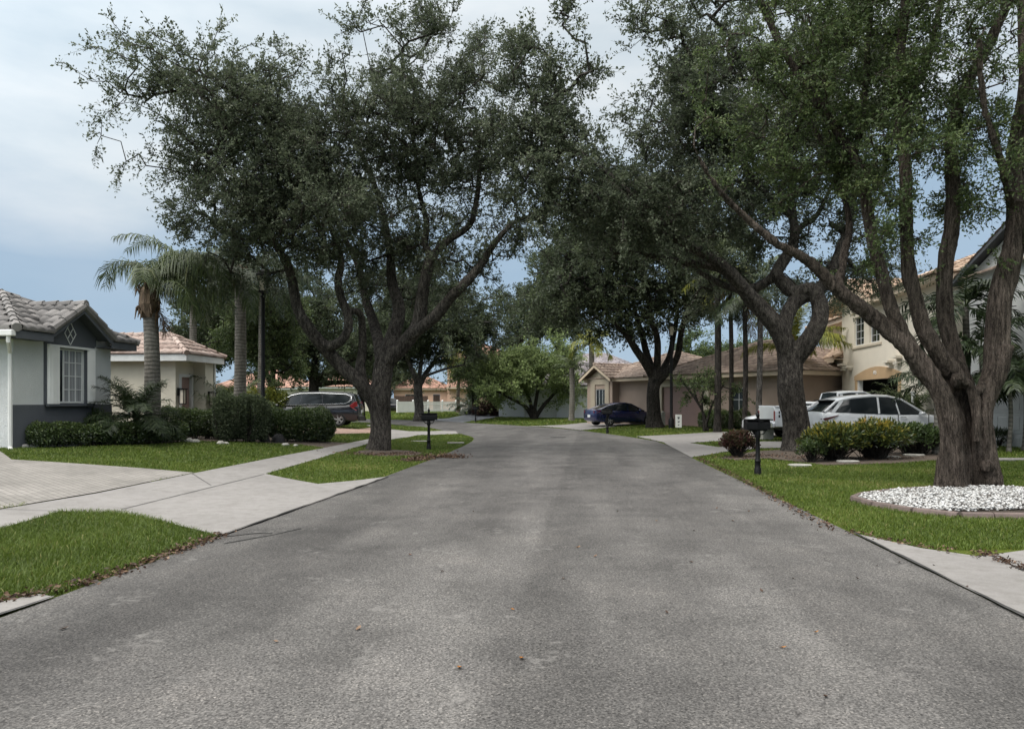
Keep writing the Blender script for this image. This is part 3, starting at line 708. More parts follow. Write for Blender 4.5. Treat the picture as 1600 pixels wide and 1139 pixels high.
b.build('gable_ornament', M['trim_white'], h)
w = window(h, 1.46, 2.57, 1.12, 2.59, .02, 1, 1, 'trim_white', 'curtain', .045)
b = MB()
for i in range(1, 3): b.box(1.78+i*.25-.011, 1.78+i*.25+.011, .03, .05, 1.16, 2.55)
for j in range(1, 4): b.box(1.80, 2.53, .032, .048, 1.12+j*.367-.011, 1.12+j*.367+.011)
b.box(1.76,1.81,.015,.06,1.16,2.55); b.build('muntin', M['trim_white'], w)
b = MB(); b.box(1.5, 1.765, .035, .055, 1.16, 2.55); b.build('open_screen', M['glass'], w)
b = MB(); b.box(1.0, 2.95, -.16, -.08, 1.03, 1.09); b.build('window_sill', M['slate'], h, bevel=.01)
b = MB(); b.box(1.05, 2.9, -.15, -.08, 2.60, 2.66); b.build('shutter_rail', M['trim_white'], h)
for x0, x1 in ((1.04, 1.44), (2.6, 2.86)):
    b = MB(); n = 7 if x1-x0 > .35 else 5
    for i in range(n):
        xa = x0+(x1-x0)*i/n; xb = x0+(x1-x0)*(i+1)/n
        b.prism([(xa,-.10),((xa+xb)/2,-.20 if i % 2 else -.16),(xb,-.10),(xb,-.085),(xa,-.085)], 1.1, 2.6)
    b.build('accordion_shutter', M['white_paint'], h)
R = Roof()
KW = dict(pitch=.32, course=.38, amp=.07, ns=6)
gx0, gx1, gm, gz = .68, 3.16, 1.92, 2.95
pk = gz+(gm-gx0)*.66
A_, B_, C_, D_, E_, E2_ = (-.55,-.55,2.9), (4.3,-.55,2.9), (4.3,9.5,2.9), (-.55,9.5,2.9), (1.875,1.875,4.11), (1.875,7.07,4.11)
R.plane([A_, B_, E_], notch=(gx0+.05-A_[0], gx1-.05-A_[0], .95), **KW); R.plane([B_, C_, E2_, E_], **KW); R.plane([D_, A_, E_, E2_], **KW); R.plane([C_, D_, E2_], **KW)
for q, e in ((A_,E_),(B_,E_),(C_,E2_),(D_,E2_),(E_,E2_)): R.cap(q, e)
R.newcap()
R.plane([(gx0,1.9,gz),(gx0,-.5,gz),(gm,-.5,pk),(gm,1.9,pk)], pitch=.32, course=.38, amp=.07, ns=6)
R.plane([(gx1,-.5,gz),(gx1,1.9,gz),(gm,1.9,pk),(gm,-.5,pk)], pitch=.32, course=.38, amp=.07, ns=6)
R.cap((gm,-.55,pk),(gm,1.9,pk), .12); R.cap((gx0,-.48,gz+.02),(gm,-.48,pk-.03), .12); R.cap((gx1,-.48,gz+.02),(gm,-.48,pk-.03), .12)
R.build(M['tile_grey'], h)
b = MB(); b.box(-.5,-.47,-.5,9.4,2.68,2.875); b.box(4.22,4.25,-.5,9.4,2.68,2.875); b.box(-.47,gx0+.06,-.5,-.47,2.68,2.875); b.box(gx1-.06,4.22,-.5,-.47,2.68,2.875); b.box(-.47,4.22,9.37,9.4,2.68,2.875)
b.box(-.47,gx0+.06,-.47,-.005,2.70,2.72); b.box(gx1-.06,4.22,-.47,-.005,2.70,2.72); b.box(-.47,-.005,-.005,9.37,2.70,2.72); b.build('fascia', M['slate'], h)
b = MB()
b.prismy([(gx0,gz-.2),(gx0,gz-.02),(gm,pk-.03),(gm,pk-.22)], -.49, -.45); b.prismy([(gx1,gz-.2),(gm,pk-.22),(gm,pk-.03),(gx1,gz-.02)], -.49, -.45)
b.prismy([(gx0,gz-.06),(gx0,gz-.03),(gm,pk-.04),(gm,pk-.07)], -.45, .1); b.prismy([(gx1,gz-.06),(gm,pk-.07),(gm,pk-.04),(gx1,gz-.03)], -.45, .1)
b.build('gable_fascia', M['slate'], h)
b = MB(); b.box(-.66, -.51, -.5, 9.4, 2.72, 2.87); b.build('gutter', M['white_paint'], h, bevel=.02)
b = MB(); b.tube([(-.58,-.36,2.74),(-.58,-.36,2.6),(-.08,.02,2.35),(-.08,.02,.05),(-.22,-.12,-.02)], .05, 8); b.build('downspout', M['white_paint'], h, smooth=True)
# --- cream house
h = thing('house', 'cream stucco house with pale terracotta tile roof behind the left palms', 'house', (-13.2, 29.0, .42), U1)
b = MB(); wall_x(b, 0, 2.2, 0, .2, -.3, 3.0, [(.35,1.15,-.3,2.2)]); wall_y(b, .2, 14, 0, .2, -.3, 3.0); b.box(1.35, 2.0, -.5, 0, -.3, 3.0); wall_y(b, .2, 5.2, 2.0, .2, -.3, 3.0); wall_x(b, -4.5, 7.5, 5.2, .2, -.3, 3.1); wall_y(b, 5.4, 15, -4.5, .2, -.3, 3.1)
b.build('wall', M['stucco_cream'], h)
garage(h, .37, 1.13, -.25, 2.17, .04, M['garage_mauve'], 5, 2, 'trim_white', .12)
lantern(h, .18, 0, 1.45, 1.3); lantern(h, 1.6, -.5, 1.35, 1.2)
R = Roof(); R.hip(-.5, 2.6, -.75, 12, 3.05, .55, pitch=.33, course=.4, ns=4); R.hip(-5, 8.0, 4.5, 15, 3.15, .42, pitch=.33, course=.4, ns=4); R.build(M['tile_terra'], h)
b = MB(); eaves(b, -.45, 2.55, -.7, 11.9, 3.03, .26); eaves(b, -4.9, 7.9, 4.6, 14.9, 3.12, .24); b.build('fascia', M['trim_white'], h)
b = MB(); b.tube([(2.07,-.53,2.8),(2.07,-.53,.0)], .045, 6); b.build('downspout', M['white_paint'], h)
# --- far orange roofed house
h = thing('house', 'distant cream house with salmon orange tile roof beyond the black minivan', 'house', (-37, 92, .4), 0)
b = MB(); wall_x(b, 0, 11, 0, .2, -.2, 2.9, [(3,4.6,.9,2.2),(7,9.4,-.2,2.2)]); wall_y(b, .2, 9, 10.8, .2, -.2, 2.9); wall_x(b, 11, 20.5, -2, .2, -.2, 3.0, [(12.4,16.4,-.2,2.3)]); wall_y(b, -1.8, 9, 20.3, .2, -.2, 3.0); b.build('wall', M['stucco_cream'], h)
garage(h, 12.45, 16.35, -.15, 2.27, -1.94, M['garage_grey'], 4, 8); window(h, 3, 4.6, .9, 2.2, .04, 2, 2); window(h, 7, 9.4, -.15, 2.2, .04, 2, 1)
R = Roof(); R.hip(-.6, 11.4, -.6, 10, 2.95, .45, ns=3); R.hip(10.4, 21.1, -2.6, 10, 3.05, .42, ns=3); R.build(M['tile_orange'], h)
b = MB(); eaves(b, -.5, 11.3, -.5, 9.9, 2.93, .2); eaves(b, 10.5, 21, -2.5, 9.9, 3.03, .2); b.build('fascia', M['trim_white'], h)
# --- peach two-storey house
h = thing('house', 'two-storey peach stucco house behind the white picket fence', 'house', (-15.6, 96, .4), 0)
b = MB(); wall_x(b, 0, 7.2, 1.5, .2, -.2, 3.0, [(5.2,6.1,-.2,2.2),(1.5,3.0,.9,2.2)]); wall_x(b, 7.2, 16.5, 0, .2, -.2, 6.7, [(9.8,11.3,.8,2.3),(9.6,11.2,4.0,5.4),(13,14.6,4.0,5.4)]); wall_y(b, .2, 10, 7.2, .2, 2.9, 6.7); wall_y(b, .2, 10, 16.3, .2, -.2, 6.7); wall_y(b, 1.7, 9, 0, .2, -.2, 3.0)
b.build('wall', M['stucco_peach'], h)
window(h, 9.8, 11.3, .8, 2.3, .05, 2, 2); window(h, 9.6, 11.2, 4.0, 5.4, .05, 2, 2); window(h, 13, 14.6, 4, 5.4, .05, 2, 2); window(h, 1.5, 3, .9, 2.2, 1.55, 2, 2)
b = MB(); b.box(5.22, 6.08, 1.56, 1.6, -.2, 2.18); d = b.build('door', M['door_brown'], h)
R = Roof(); R.hip(-.6, 7.5, .9, 10, 3.0, .45, ns=3); R.hip(6.6, 17.1, -.6, 10.5, 6.75, .42, ns=3); R.plane([(7.2,-1.2,3.1),(16.8,-1.2,3.1),(16.8,-.02,3.75),(7.2,-.02,3.75)], ns=3); R.build(M['tile_orange'], h)
b = MB(); b.box(7.2, 16.8, -1.2, -1.16, 2.9, 3.09); b.box(7.2, 16.8, -1.16, -.01, 2.9, 2.93); eaves(b, -.5, 7.4, 1.0, 9.9, 2.98, .2); eaves(b, 6.7, 17, -.5, 10.4, 6.73, .2); b.build('fascia', M['fascia_tan'], h)
# --- white garage house
h = thing('house', 'white house with purple grey tile roof and white garage door behind the small round tree', 'house', (.6, 66.5, .15), math.atan2(-.43, .9))
b = MB(); wall_x(b, -2, 12.2, 0, .2, -.2, 2.75, [(.6,3.6,-.2,2.2)]); wall_y(b, .2, 12, 12.0, .2, -.2, 2.75); wall_y(b, .2, 12, -2, .2, -.2, 2.75); b.build('wall', M['stucco_white'], h)
garage(h, .62, 3.58, -.15, 2.18, .05, M['white_paint'], 4, 6, 'trim_white', .1)
R = Roof(); R.hip(-2.7, 12.9, -.7, 12.6, 2.85, .46, ns=4, pitch=.36, amp=.06); R.build(M['tile_purple'], h)
b = MB(); eaves(b, -2.6, 12.8, -.6, 12.5, 2.83, .22); b.build('fascia', M['trim_white'], h)
g = G(877, 652); b = MB(); b.box(-.42,.42,-.3,.3,0,1.15); b.box(-.45,.45,-.33,.33,1.15,1.2); b.box(-.36,.36,-.315,-.3,.1,1.05); o = b.build('utility_box', M['box_grey'], bevel=.02); o.location = (g[0], g[1]+2, g[2]-.02); tag(o, 'grey utility cabinet against the white house right of its garage', 'utility box')
# --- tan house
h = thing('house', 'tan house with brown tile roof and mauve garage door behind the navy sedan', 'house', (5.9, 52, .18), math.atan2(-.86, .51))
b = MB(); wall_x(b, 0, 6.4, 0, .2, -.3, 3.0, [(2.6,2.75,0,.1)]); wall_x(b, 6.4, 17, -.0, .2, -.3, 3.0, [(6.85,10.35,-.3,2.35),(12.3,13.6,.9,2.2)]); wall_y(b, .2, 8, 0, .2, -.3, 3.0); wall_y(b, .2, 8, 16.8, .2, -.3, 3.0)
b.build('wall', M['stucco_tan'], h)
b = MB(); wall_x(b, -.2, 2.6, -.6, .2, -.3, 3.0, [(.75,1.85,.15,2.3)]); wall_y(b, -.4, 0, -.2, .2, -.3, 3.0); wall_y(b, -.4, 0, 2.4, .2, -.3, 3.0); b.prismy([(-.2,3.0),(2.6,3.0),(1.2,3.7)], -.6, -.4); b.build('gable_wall', M['stucco_tan'], h)
b = MB(); b.box(.25, .75, -.66, -.6, -.2, 2.6); b.box(1.85, 2.3, -.66, -.6, -.2, 2.6); b.box(.25, 2.3, -.66, -.6, 2.6, 3.0); b.prismy([(.1,3.0),(2.3,3.0),(1.2,3.55)], -.66, -.6); b.build('gable_trim', M['stucco_olive'], h)
b = MB(); b.box(5.55, 6.75, -.06, 0, -.2, .75); b.box(6.45, 6.85, -.08, 0, .75, 2.75); b.box(10.35, 10.8, -.08, 0, -.2, 2.75); b.box(6.85, 10.35, -.08, 0, 2.35, 2.75); b.build('wall_trim', M['stucco_sand'], h)
window(h, .75, 1.85, .15, 2.3, -.56, 3, 1, 'trim_white'); window(h, 12.3, 13.6, .9, 2.2, .05, 2, 2)
garage(h, 6.87, 10.33, -.15, 2.33, .03, M['garage_mauve'], 8, 0, None); lantern(h, 6.05, 0, 1.7, 1.1)
R = Roof(); R.hip(-.7, 8.4, -.7, 8.6, 3.0, .40, ns=4, pitch=.34); R.hip(5.9, 17.6, -.75, 9.2, 3.02, .40, ns=4, pitch=.34)
R.plane([(-.55,2.2,2.98),(-.55,-1.1,2.98),(1.2,-1.1,3.98),(1.2,2.2,3.98)]); R.plane([(2.95,-1.1,2.98),(2.95,2.2,2.98),(1.2,2.2,3.98),(1.2,-1.1,3.98)]); R.cap((1.2,-1.1,3.98),(1.2,2.2,3.98)); R.build(M['tile_brown'], h)
b = MB(); eaves(b, -.6, 8.3, -.6, 8.5, 2.98, .2); eaves(b, 6.0, 17.5, -.65, 9.1, 3.0, .22); b.prismy([(-.55,2.76),(-.55,2.95),(1.2,3.95),(1.2,3.76)], -1.08, -1.04); b.prismy([(2.95,2.76),(1.2,3.76),(1.2,3.95),(2.95,2.95)], -1.08, -1.04); b.build('fascia', M['fascia_tan'], h)
# --- ivory two-storey house, right
h = thing('house', 'ivory two-storey house with open garage and sand tile roof behind the white vehicles', 'house', (17.14, 38.4, .2), U2)
b = MB()
wall_x(b, 0, 11.2, 0, .25, -.3, 6.1, [(2.2,7.0,-.3,2.45),(1.75,3.05,4.15,5.55),(3.75,4.95,4.15,5.55)])
wall_y(b, .25, 9, 0, .25, -.3, 6.1); wall_y(b, .25, 9, 10.95, .25, -.3, 6.1)
wall_x(b, -9, 0, 1.6, .2, -.3, 6.1, [(-7.5,-5.9,-.3,2.15),(-7.4,-6.0,2.9,3.75)]); b.box(-6.6, -4.6, 0, .3, -.3, 3.6); b.box(-4.6, 0, 0, .3, 3.15, 3.6); wall_y(b, .3, 1.6, -6.6, .3, -.3, 3.6)
b.prismy([(-1.3,6.1),(5.1,6.1),(1.9,7.15)], 0, .2)
b.build('wall', M['stucco_ivory'], h)
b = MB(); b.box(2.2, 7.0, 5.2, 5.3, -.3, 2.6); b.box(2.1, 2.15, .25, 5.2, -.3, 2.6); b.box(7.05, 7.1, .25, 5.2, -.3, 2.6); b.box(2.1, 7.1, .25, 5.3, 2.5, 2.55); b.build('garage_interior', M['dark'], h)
b = MB(); arc = [(1.9,2.45),(1.9,2.65)]+[(2.0+5.2*t, 2.68+.34*math.sin(PI*t)) for t in np.linspace(.04,.96,9)]+[(7.3,2.65),(7.3,2.45)]; b.prismy(arc, -.05, 0); b.box(1.95,2.2,-.04,.0,-.2,2.45); b.box(7.0,7.25,-.04,0,-.2,2.45); b.build('garage_surround', M['tan_trim'], h)
b = MB(); b.box(2.2,2.36,.02,.2,-.3,2.45); b.build('garage_jamb', M['white_paint'], h)
window(h, 1.75, 3.05, 4.15, 5.55, .08, 2, 4); window(h, 3.75, 4.95, 4.15, 5.55, .08, 2, 4)
b = MB(); b.prismy([(1.45,5.75)]+[(3.35-1.9*math.cos(PI*t), 5.75+.42*math.sin(PI*t)) for t in np.linspace(.05,.95,9)]+[(5.25,5.75)], -.04, 0); b.box(1.5,5.2,-.05,0,4.0,4.09); b.build('window_trim', M['stucco_sand'], h)
for x in (.5, 1.3, 6.3, 7.1):
    b = MB(); b.box(x-.3, x+.3, -.3, 0, 3.25-(.15 if x in (1.3, 6.3) else 0), 3.35-(.15 if x in (1.3, 6.3) else 0)); b.box(x-.22, x+.22, -.2, 0, 3.0, 3.1); b.build('ledge', M['stucco_ivory'], h)
b = MB(); b.box(-7.45, -5.95, 1.66, 1.72, -.2, 2.12); b.box(-7.3,-6.8,1.64,1.66,.2,1.9); b.box(-6.6,-6.1,1.64,1.66,.2,1.9); b.build('door', M['door_brown'], h)
window(h, -7.4, -6.0, 2.9, 3.75, 1.66, 4, 2, 'door_brown'); 
b = MB(); b.box(-6.63, -4.57, -.02, 0, -.3, .75); b.build('base_band', M['tan_trim'], h)
R = Roof(); R.hip(-9.5, 11.8, .9, 9.8, 6.15, .38, ns=4, pitch=.34)
R.hip(4.6, 11.9, -.65, 9.6, 6.1, .38, ns=4, pitch=.34)
R.plane([(-1.7,5,6.05),(-1.7,-.65,6.05),(1.9,-.65,7.35),(1.9,5,7.35)]); R.plane([(5.5,-.65,6.05),(5.5,5,6.05),(1.9,5,7.35),(1.9,-.65,7.35)]); R.cap((1.9,-.65,7.35),(1.9,5,7.35))
R.plane([(-7.1,-.5,3.7),(.2,-.5,3.7),(-.2,1.6,4.6),(-6.6,1.6,4.6)], ns=5); R.plane([(.2,-.5,3.7),(.2,1.6,3.7),(-.2,1.6,4.6)]); R.cap((.2,-.5,3.7),(-.2,1.6,4.6)); R.build(M['tile_sand'], h)
b = MB(); b.prismy([(-1.7,5.78),(-1.7,6.02),(1.9,7.32),(1.9,7.08)], -.63, -.58); b.prismy([(5.5,5.78),(1.9,7.08),(1.9,7.32),(5.5,6.02)], -.63, -.58); b.prismy([(-1.7,5.95),(-1.7,6.0),(1.9,7.3),(1.9,7.25)], -.58, .1); b.prismy([(5.5,5.95),(1.9,7.25),(1.9,7.3),(5.5,6.0)], -.58, .1)
eaves(b, 5.6, 11.8, -.55, 9.5, 6.08, .24); eaves(b, -9.4, -1.0, 1.0, 9.7, 6.13, .24); b.box(-7.1, .2, -.5, -.46, 3.45, 3.69); b.box(-7.1,.2,-.46,1.5,3.6,3.63); b.build('fascia', M['fascia_tan'], h)
cu = bpy.data.curves.new('num', 'FONT'); cu.body = '415'; cu.size = .26; cu.extrude = .012; to = bpy.data.objects.new('num', cu); COL.objects.link(to); me = evaluated(to); bpy.data.objects.remove(to)
o = link('house_number', me, M['white_paint'], h); o.rotation_euler = (PI/2, 0, 0); o.location = (4.35, -.055, 2.66)
# --- house at right edge
h = thing('house', 'pale house with grey sectional garage door at the right edge behind the palms', 'house', (15.9, 26, .22), U2)
b = MB(); wall_x(b, 0, 14, 0, .25, -.3, 5.6, [(1.4,6.3,-.3,2.3),(8.5,10,3.6,5)]); wall_y(b, .25, 9, 0, .25, -.3, 5.6); b.prismy([(0,5.6),(7,5.6),(3.5,6.9)], 0, .25); b.build('wall', M['stucco_grey'], h)
garage(h, 1.42, 6.28, -.25, 2.28, .05, M['garage_grey'], 4, 8, 'trim_white', .08); window(h, 8.5, 10, 3.6, 5, .06, 2, 3)
R = Roof(); R.hip(-.5, 14.5, -.2, 9.6, 5.65, .4, ns=4, pitch=.34); R.plane([(-.5,4,5.6),(-.5,-.3,5.6),(3.5,-.3,7.1),(3.5,4,7.1)]); R.plane([(7.5,-.3,5.6),(7.5,4,5.6),(3.5,4,7.1),(3.5,-.3,7.1)]); R.build(M['tile_brown'], h)
b = MB(); b.prismy([(-.5,5.45),(-.5,5.58),(3.5,7.07),(3.5,6.94)], -.28, -.24); b.prismy([(7.5,5.45),(3.5,6.94),(3.5,7.07),(7.5,5.58)], -.28, -.24); b.prismy([(-.5,5.5),(-.5,5.55),(3.5,7.05),(3.5,7.0)], -.24, .1); b.prismy([(7.5,5.5),(3.5,7.0),(3.5,7.05),(7.5,5.55)], -.24, .1); b.build('fascia', M['slate'], h)
# --- picket fence
g0 = G(621, 645); g1 = G(733, 643); g0[2] -= .02
h = thing('picket_fence', 'white picket fence on the far lawn in front of the peach house', 'fence', g0, math.atan2(g1[1]-g0[1], g1[0]-g0[0]))
L = math.hypot(g1[0]-g0[0], g1[1]-g0[1]); b = MB(); n = int(L/.17)
for i in range(n):
    x = L*i/n
    if x < L*.27: b.box(x, x+.15, -.015, .015, .05, 1.22)
    else: b.box(x, x+.08, -.015, .015, .08, 1.15); 
b.build('picket_panel', M['white_paint'], h)
b = MB(); b.box(0, L, .016, .05, .2, .32); b.box(0, L, .016, .05, .9, 1.0); b.box(L*.27, L, -.03, .03, 1.15, 1.22); b.build('rail', M['white_paint'], h)
for i in range(6):
    x = L*i/5; b = MB(); b.box(x-.07, x+.07, -.04, .09, 0, 1.32); b.add([(x-.1,-.07,1.32),(x+.1,-.07,1.32),(x+.1,.12,1.32),(x-.1,.12,1.32),(x,.025,1.42)], [(0,1,2,3),(0,1,4),(1,2,4),(2,3,4),(3,0,4)]); b.build('post', M['white_paint'], h)
b = MB(); 
for i in range(20): b.box(i*.2, i*.2+.19, 0, .04, 0, 1.9)
b.box(0,4,.04,.08,.3,.4); b.box(0,4,.04,.08,1.5,1.6); o = b.build('wooden_fence', M['door_brown']); o.location = (-14.0, 88, .42); tag(o, 'dark brown board fence behind the left end of the white picket fence', 'fence')
# ------------------------------------------------------------------ trees
from mathutils import noise as mnoise
def spline(pts, step=.18):
    pts = np.array(pts, float); out = []
    n = len(pts)
    for i in range(n-1):
        p0 = pts[max(i-1, 0)]; p1 = pts[i]; p2 = pts[i+1]; p3 = pts[min(i+2, n-1)]
        k = max(2, int(np.linalg.norm(p2[:3]-p1[:3])/step))
        for t in np.arange(k)/k:
            out.append(.5*((2*p1)+(p2-p0)*t+(2*p0-5*p1+4*p2-p3)*t*t+(3*p1-p0-3*p2+p3)*t**3))
    out.append(pts[-1]); out = np.array(out); out[:, 3] = np.maximum(out[:, 3], .008)
    return out
def tree(name, label, base, Y, limbs, blobs, n, leaf, lm, bm='bark_oak', group=None, seed=1, voxel=None, attach_r=.2, twigs=(4,.55,16), wob=.07, sides=14, tipr=.010, up=.15, burls=(), rs=1, ridge=None, clump_n=7, clump_s=.15, sprays=0.022, extra=()):
    rng = np.random.default_rng(seed)
    root = thing(name, label, 'tree', base, 0, group)
    tb = MB(); nodes = []
    for li, L in enumerate(limbs):
        q = np.array([tuple(P(px, py, Y+dy))+(r*rs,) for px, py, r, dy in L])
        if li == 0 or abs(L[0][1]-limbs[0][0][1]) < 25: q[0, 2] = min(q[0, 2], base[2]-.08)
        s = spline(q)
        s[:, :3] += np.column_stack([np.sin(np.arange(len(s))*.45+li)*.03, np.cos(np.arange(len(s))*.38+li*2)*.05, np.zeros(len(s))])*np.clip(np.arange(len(s))/6., 0, 1)[:, None]
        tb.tube(s[:, :3], s[:, 3], sides, True, wob, li*1.7)
        for p in s[2:]:
            if p[3] < attach_r: nodes.append(p[:4])
    for (px, py, dy, r) in burls:
        c = P(px, py, Y+dy); tb.lathe([(0,-r),(r*.7,-r*.72),(r,0),(r*.72,r*.7),(0,r)], c, 9)
    t = tb.build('trunk', M[bm], root, origin=base)
    if voxel:
        md = t.modifiers.new('r', 'REMESH'); md.mode = 'VOXEL'; md.voxel_size = voxel
        sm = t.modifiers.new('s', 'SMOOTH'); sm.factor = .5; sm.iterations = 3
        me = evaluated(t); t.modifiers.clear(); t.data = me
        if not me.materials: me.materials.append(M[bm])
    if ridge:
        me = t.data; nv = len(me.vertices); co = np.empty(nv*3, np.float32); no = np.empty(nv*3, np.float32)
        me.vertices.foreach_get('co', co); me.vertices.foreach_get('normal', no); co = co.reshape(-1, 3); no = no.reshape(-1, 3)
        fx, fz, amp = ridge
        h = np.array([(1-2*abs(mnoise.noise((x*fx, y*fx, z*fz))))*.65+(1-2*abs(mnoise.noise((x*fx*2.3+5, y*fx*2.3, z*fz*2))))*.35 for x, y, z in co.tolist()], np.float32)
        co += no*(amp*h)[:, None]; me.vertices.foreach_set('co', co.ravel()); me.update()
    t.data.polygons.foreach_set('use_smooth', [True]*len(t.data.polygons))
    # crown clusters
    w = np.array([b[2]*b[3]*b[6]*b[4] for b in blobs], float); cnt = rng.multinomial(n, w/w.sum())
    C = []; O = []
    for b, k in zip(blobs, cnt):
        px, py, rx, rz, dens, dy, ry = b; c = P(px, py, Y+dy); s = (Y+dy)/F
        d = unit(rng.normal(size=(k, 3)))*(rng.random((k, 1))**(1/2.4))
        kc = max(2, k//clump_n); dc = unit(rng.normal(size=(kc, 3)))*(rng.random((kc, 1))**(1/2.4)); pick = rng.integers(0, kc, k)
        d = dc[pick]*.97+d*0; sg = clump_s*(rx*s+rz*s+ry)/3
        C.append(c+d*np.array([rx*s, ry, rz*s])+rng.normal(size=(k, 3))*sg*np.array([1,1,.7])); O.append(unit(d+rng.normal(size=(k, 3))*.3))
    C = np.concatenate(C); O = np.concatenate(O)
    ns = int(len(C)*sprays); far = np.argsort(-np.linalg.norm((C-C.mean(0))/C.std(0), axis=1)+rng.random(len(C))*.6)[:ns]
    for j in far:
        dd = unit(O[j]+rng.normal(size=3)*.4+np.array([0,0,.15]))
        for q in range(1, rng.integers(2, 6)):
            dd = unit(dd+rng.normal(size=3)*.15-np.array([0,0,.07])); C = np.vstack([C, C[j]+dd*twigs[1]*.62*q]); O = np.vstack([O, dd])
    for pts_ in extra:
        e = np.array([P(px, py, Y+dy) for px, py, dy in pts_]); C = np.vstack([C, e]); O = np.vstack([O, unit(np.gradient(e, axis=0))])
    k = C[:, 2] > base[2]+1.2; C, O = C[k], O[k]
    nodes = np.array(nodes); N0 = len(nodes)
    pos = np.zeros((N0+len(C)*14, 3)); par = np.full(len(pos), -1); pos[:N0] = nodes[:, :3]; m = N0
    cap = np.zeros(len(pos)); cap[:N0] = nodes[:, 3]
    d0 = np.array([np.min(((pos[:N0]-c)**2).sum(1)) for c in C]); order = np.argsort(d0)
    tip = np.zeros(len(C), int)
    for ci in order:
        c = C[ci]; dv = c-pos[:m]; dist = np.sqrt((dv**2).sum(1))+.35*np.maximum(0, -dv[:, 2]); j = int(np.argmin(dist))
        a = pos[j]; L = np.linalg.norm(c-a); kk = max(1, min(12, int(L/.45)))
        side = rng.normal(size=3)*.10*L; prev = j
        for t_ in np.arange(1, kk+1)/kk:
            pos[m] = a+(c-a)*t_+side*math.sin(PI*t_)+np.array([0,0,.12*L*math.sin(PI*t_)])+rng.normal(size=3)*.03; par[m] = prev; prev = m; m += 1
            if m >= len(pos)-1: break
        tip[ci] = prev
    num = np.zeros(m); np.add.at(num, tip, 1)
    for i in range(m-1, N0-1, -1): num[par[i]] += num[i]
    rad = tipr*np.maximum(num, 1)**.45; ids = np.arange(N0, m)
    pr = par[ids]; r0 = np.where(pr < N0, np.minimum(rad[ids]*1.15, np.maximum(cap[pr], .02)), rad[pr]); r0 = np.minimum(r0, rad[ids]*1.5)
    v1, f1 = seg_tubes(pos[pr], pos[ids], r0, rad[ids], 5)
    # twigs and leaves
    tw, tl, nl = twigs
    cc = np.repeat(C, tw, 0); oo = np.repeat(O, tw, 0); q = len(cc)
    clump = np.repeat(rng.random(len(C)), tw)
    d = unit(oo*.9+rng.normal(size=(q, 3))*.75+np.array([0,0,up])); Lt = tl*rng.uniform(.55, 1.35, q)
    tipv = cc+d*Lt[:, None]; tipv[:, 2] -= .12*Lt
    v2, f2 = seg_tubes(cc, tipv, np.full(q, tipr*.75), np.full(q, tipr*.3), 3)
    np_mesh('branches', np.concatenate([v1, v2]), np.concatenate([f1, f2+len(v1)]), M[bm], root, origin=base, smooth=True)
    tt = rng.uniform(.08, 1.05, (q, nl)); base_p = cc[:, None]+(tipv-cc)[:, None]*tt[..., None]
    ld = unit(d[:, None]*.6+rng.normal(size=(q, nl, 3))*.8)
    lc = (base_p+ld*leaf[0]*.55+rng.normal(size=(q, nl, 3))*leaf[0]*.25).reshape(-1, 3); ld = ld.reshape(-1, 3); z = len(lc)
    v, f = leaf_quads(lc, ld, leaf[0]*rng.uniform(.6, 1.25, z), leaf[1]*rng.uniform(.65, 1.2, z), rng)
    rn = np.clip(np.repeat(clump, nl)*.5+rng.random(z)*.5+rng.normal(0, .08, z), 0, 1)
    np_mesh('crown', v, f, M[lm], root, rnd=rn, origin=base)
    return root
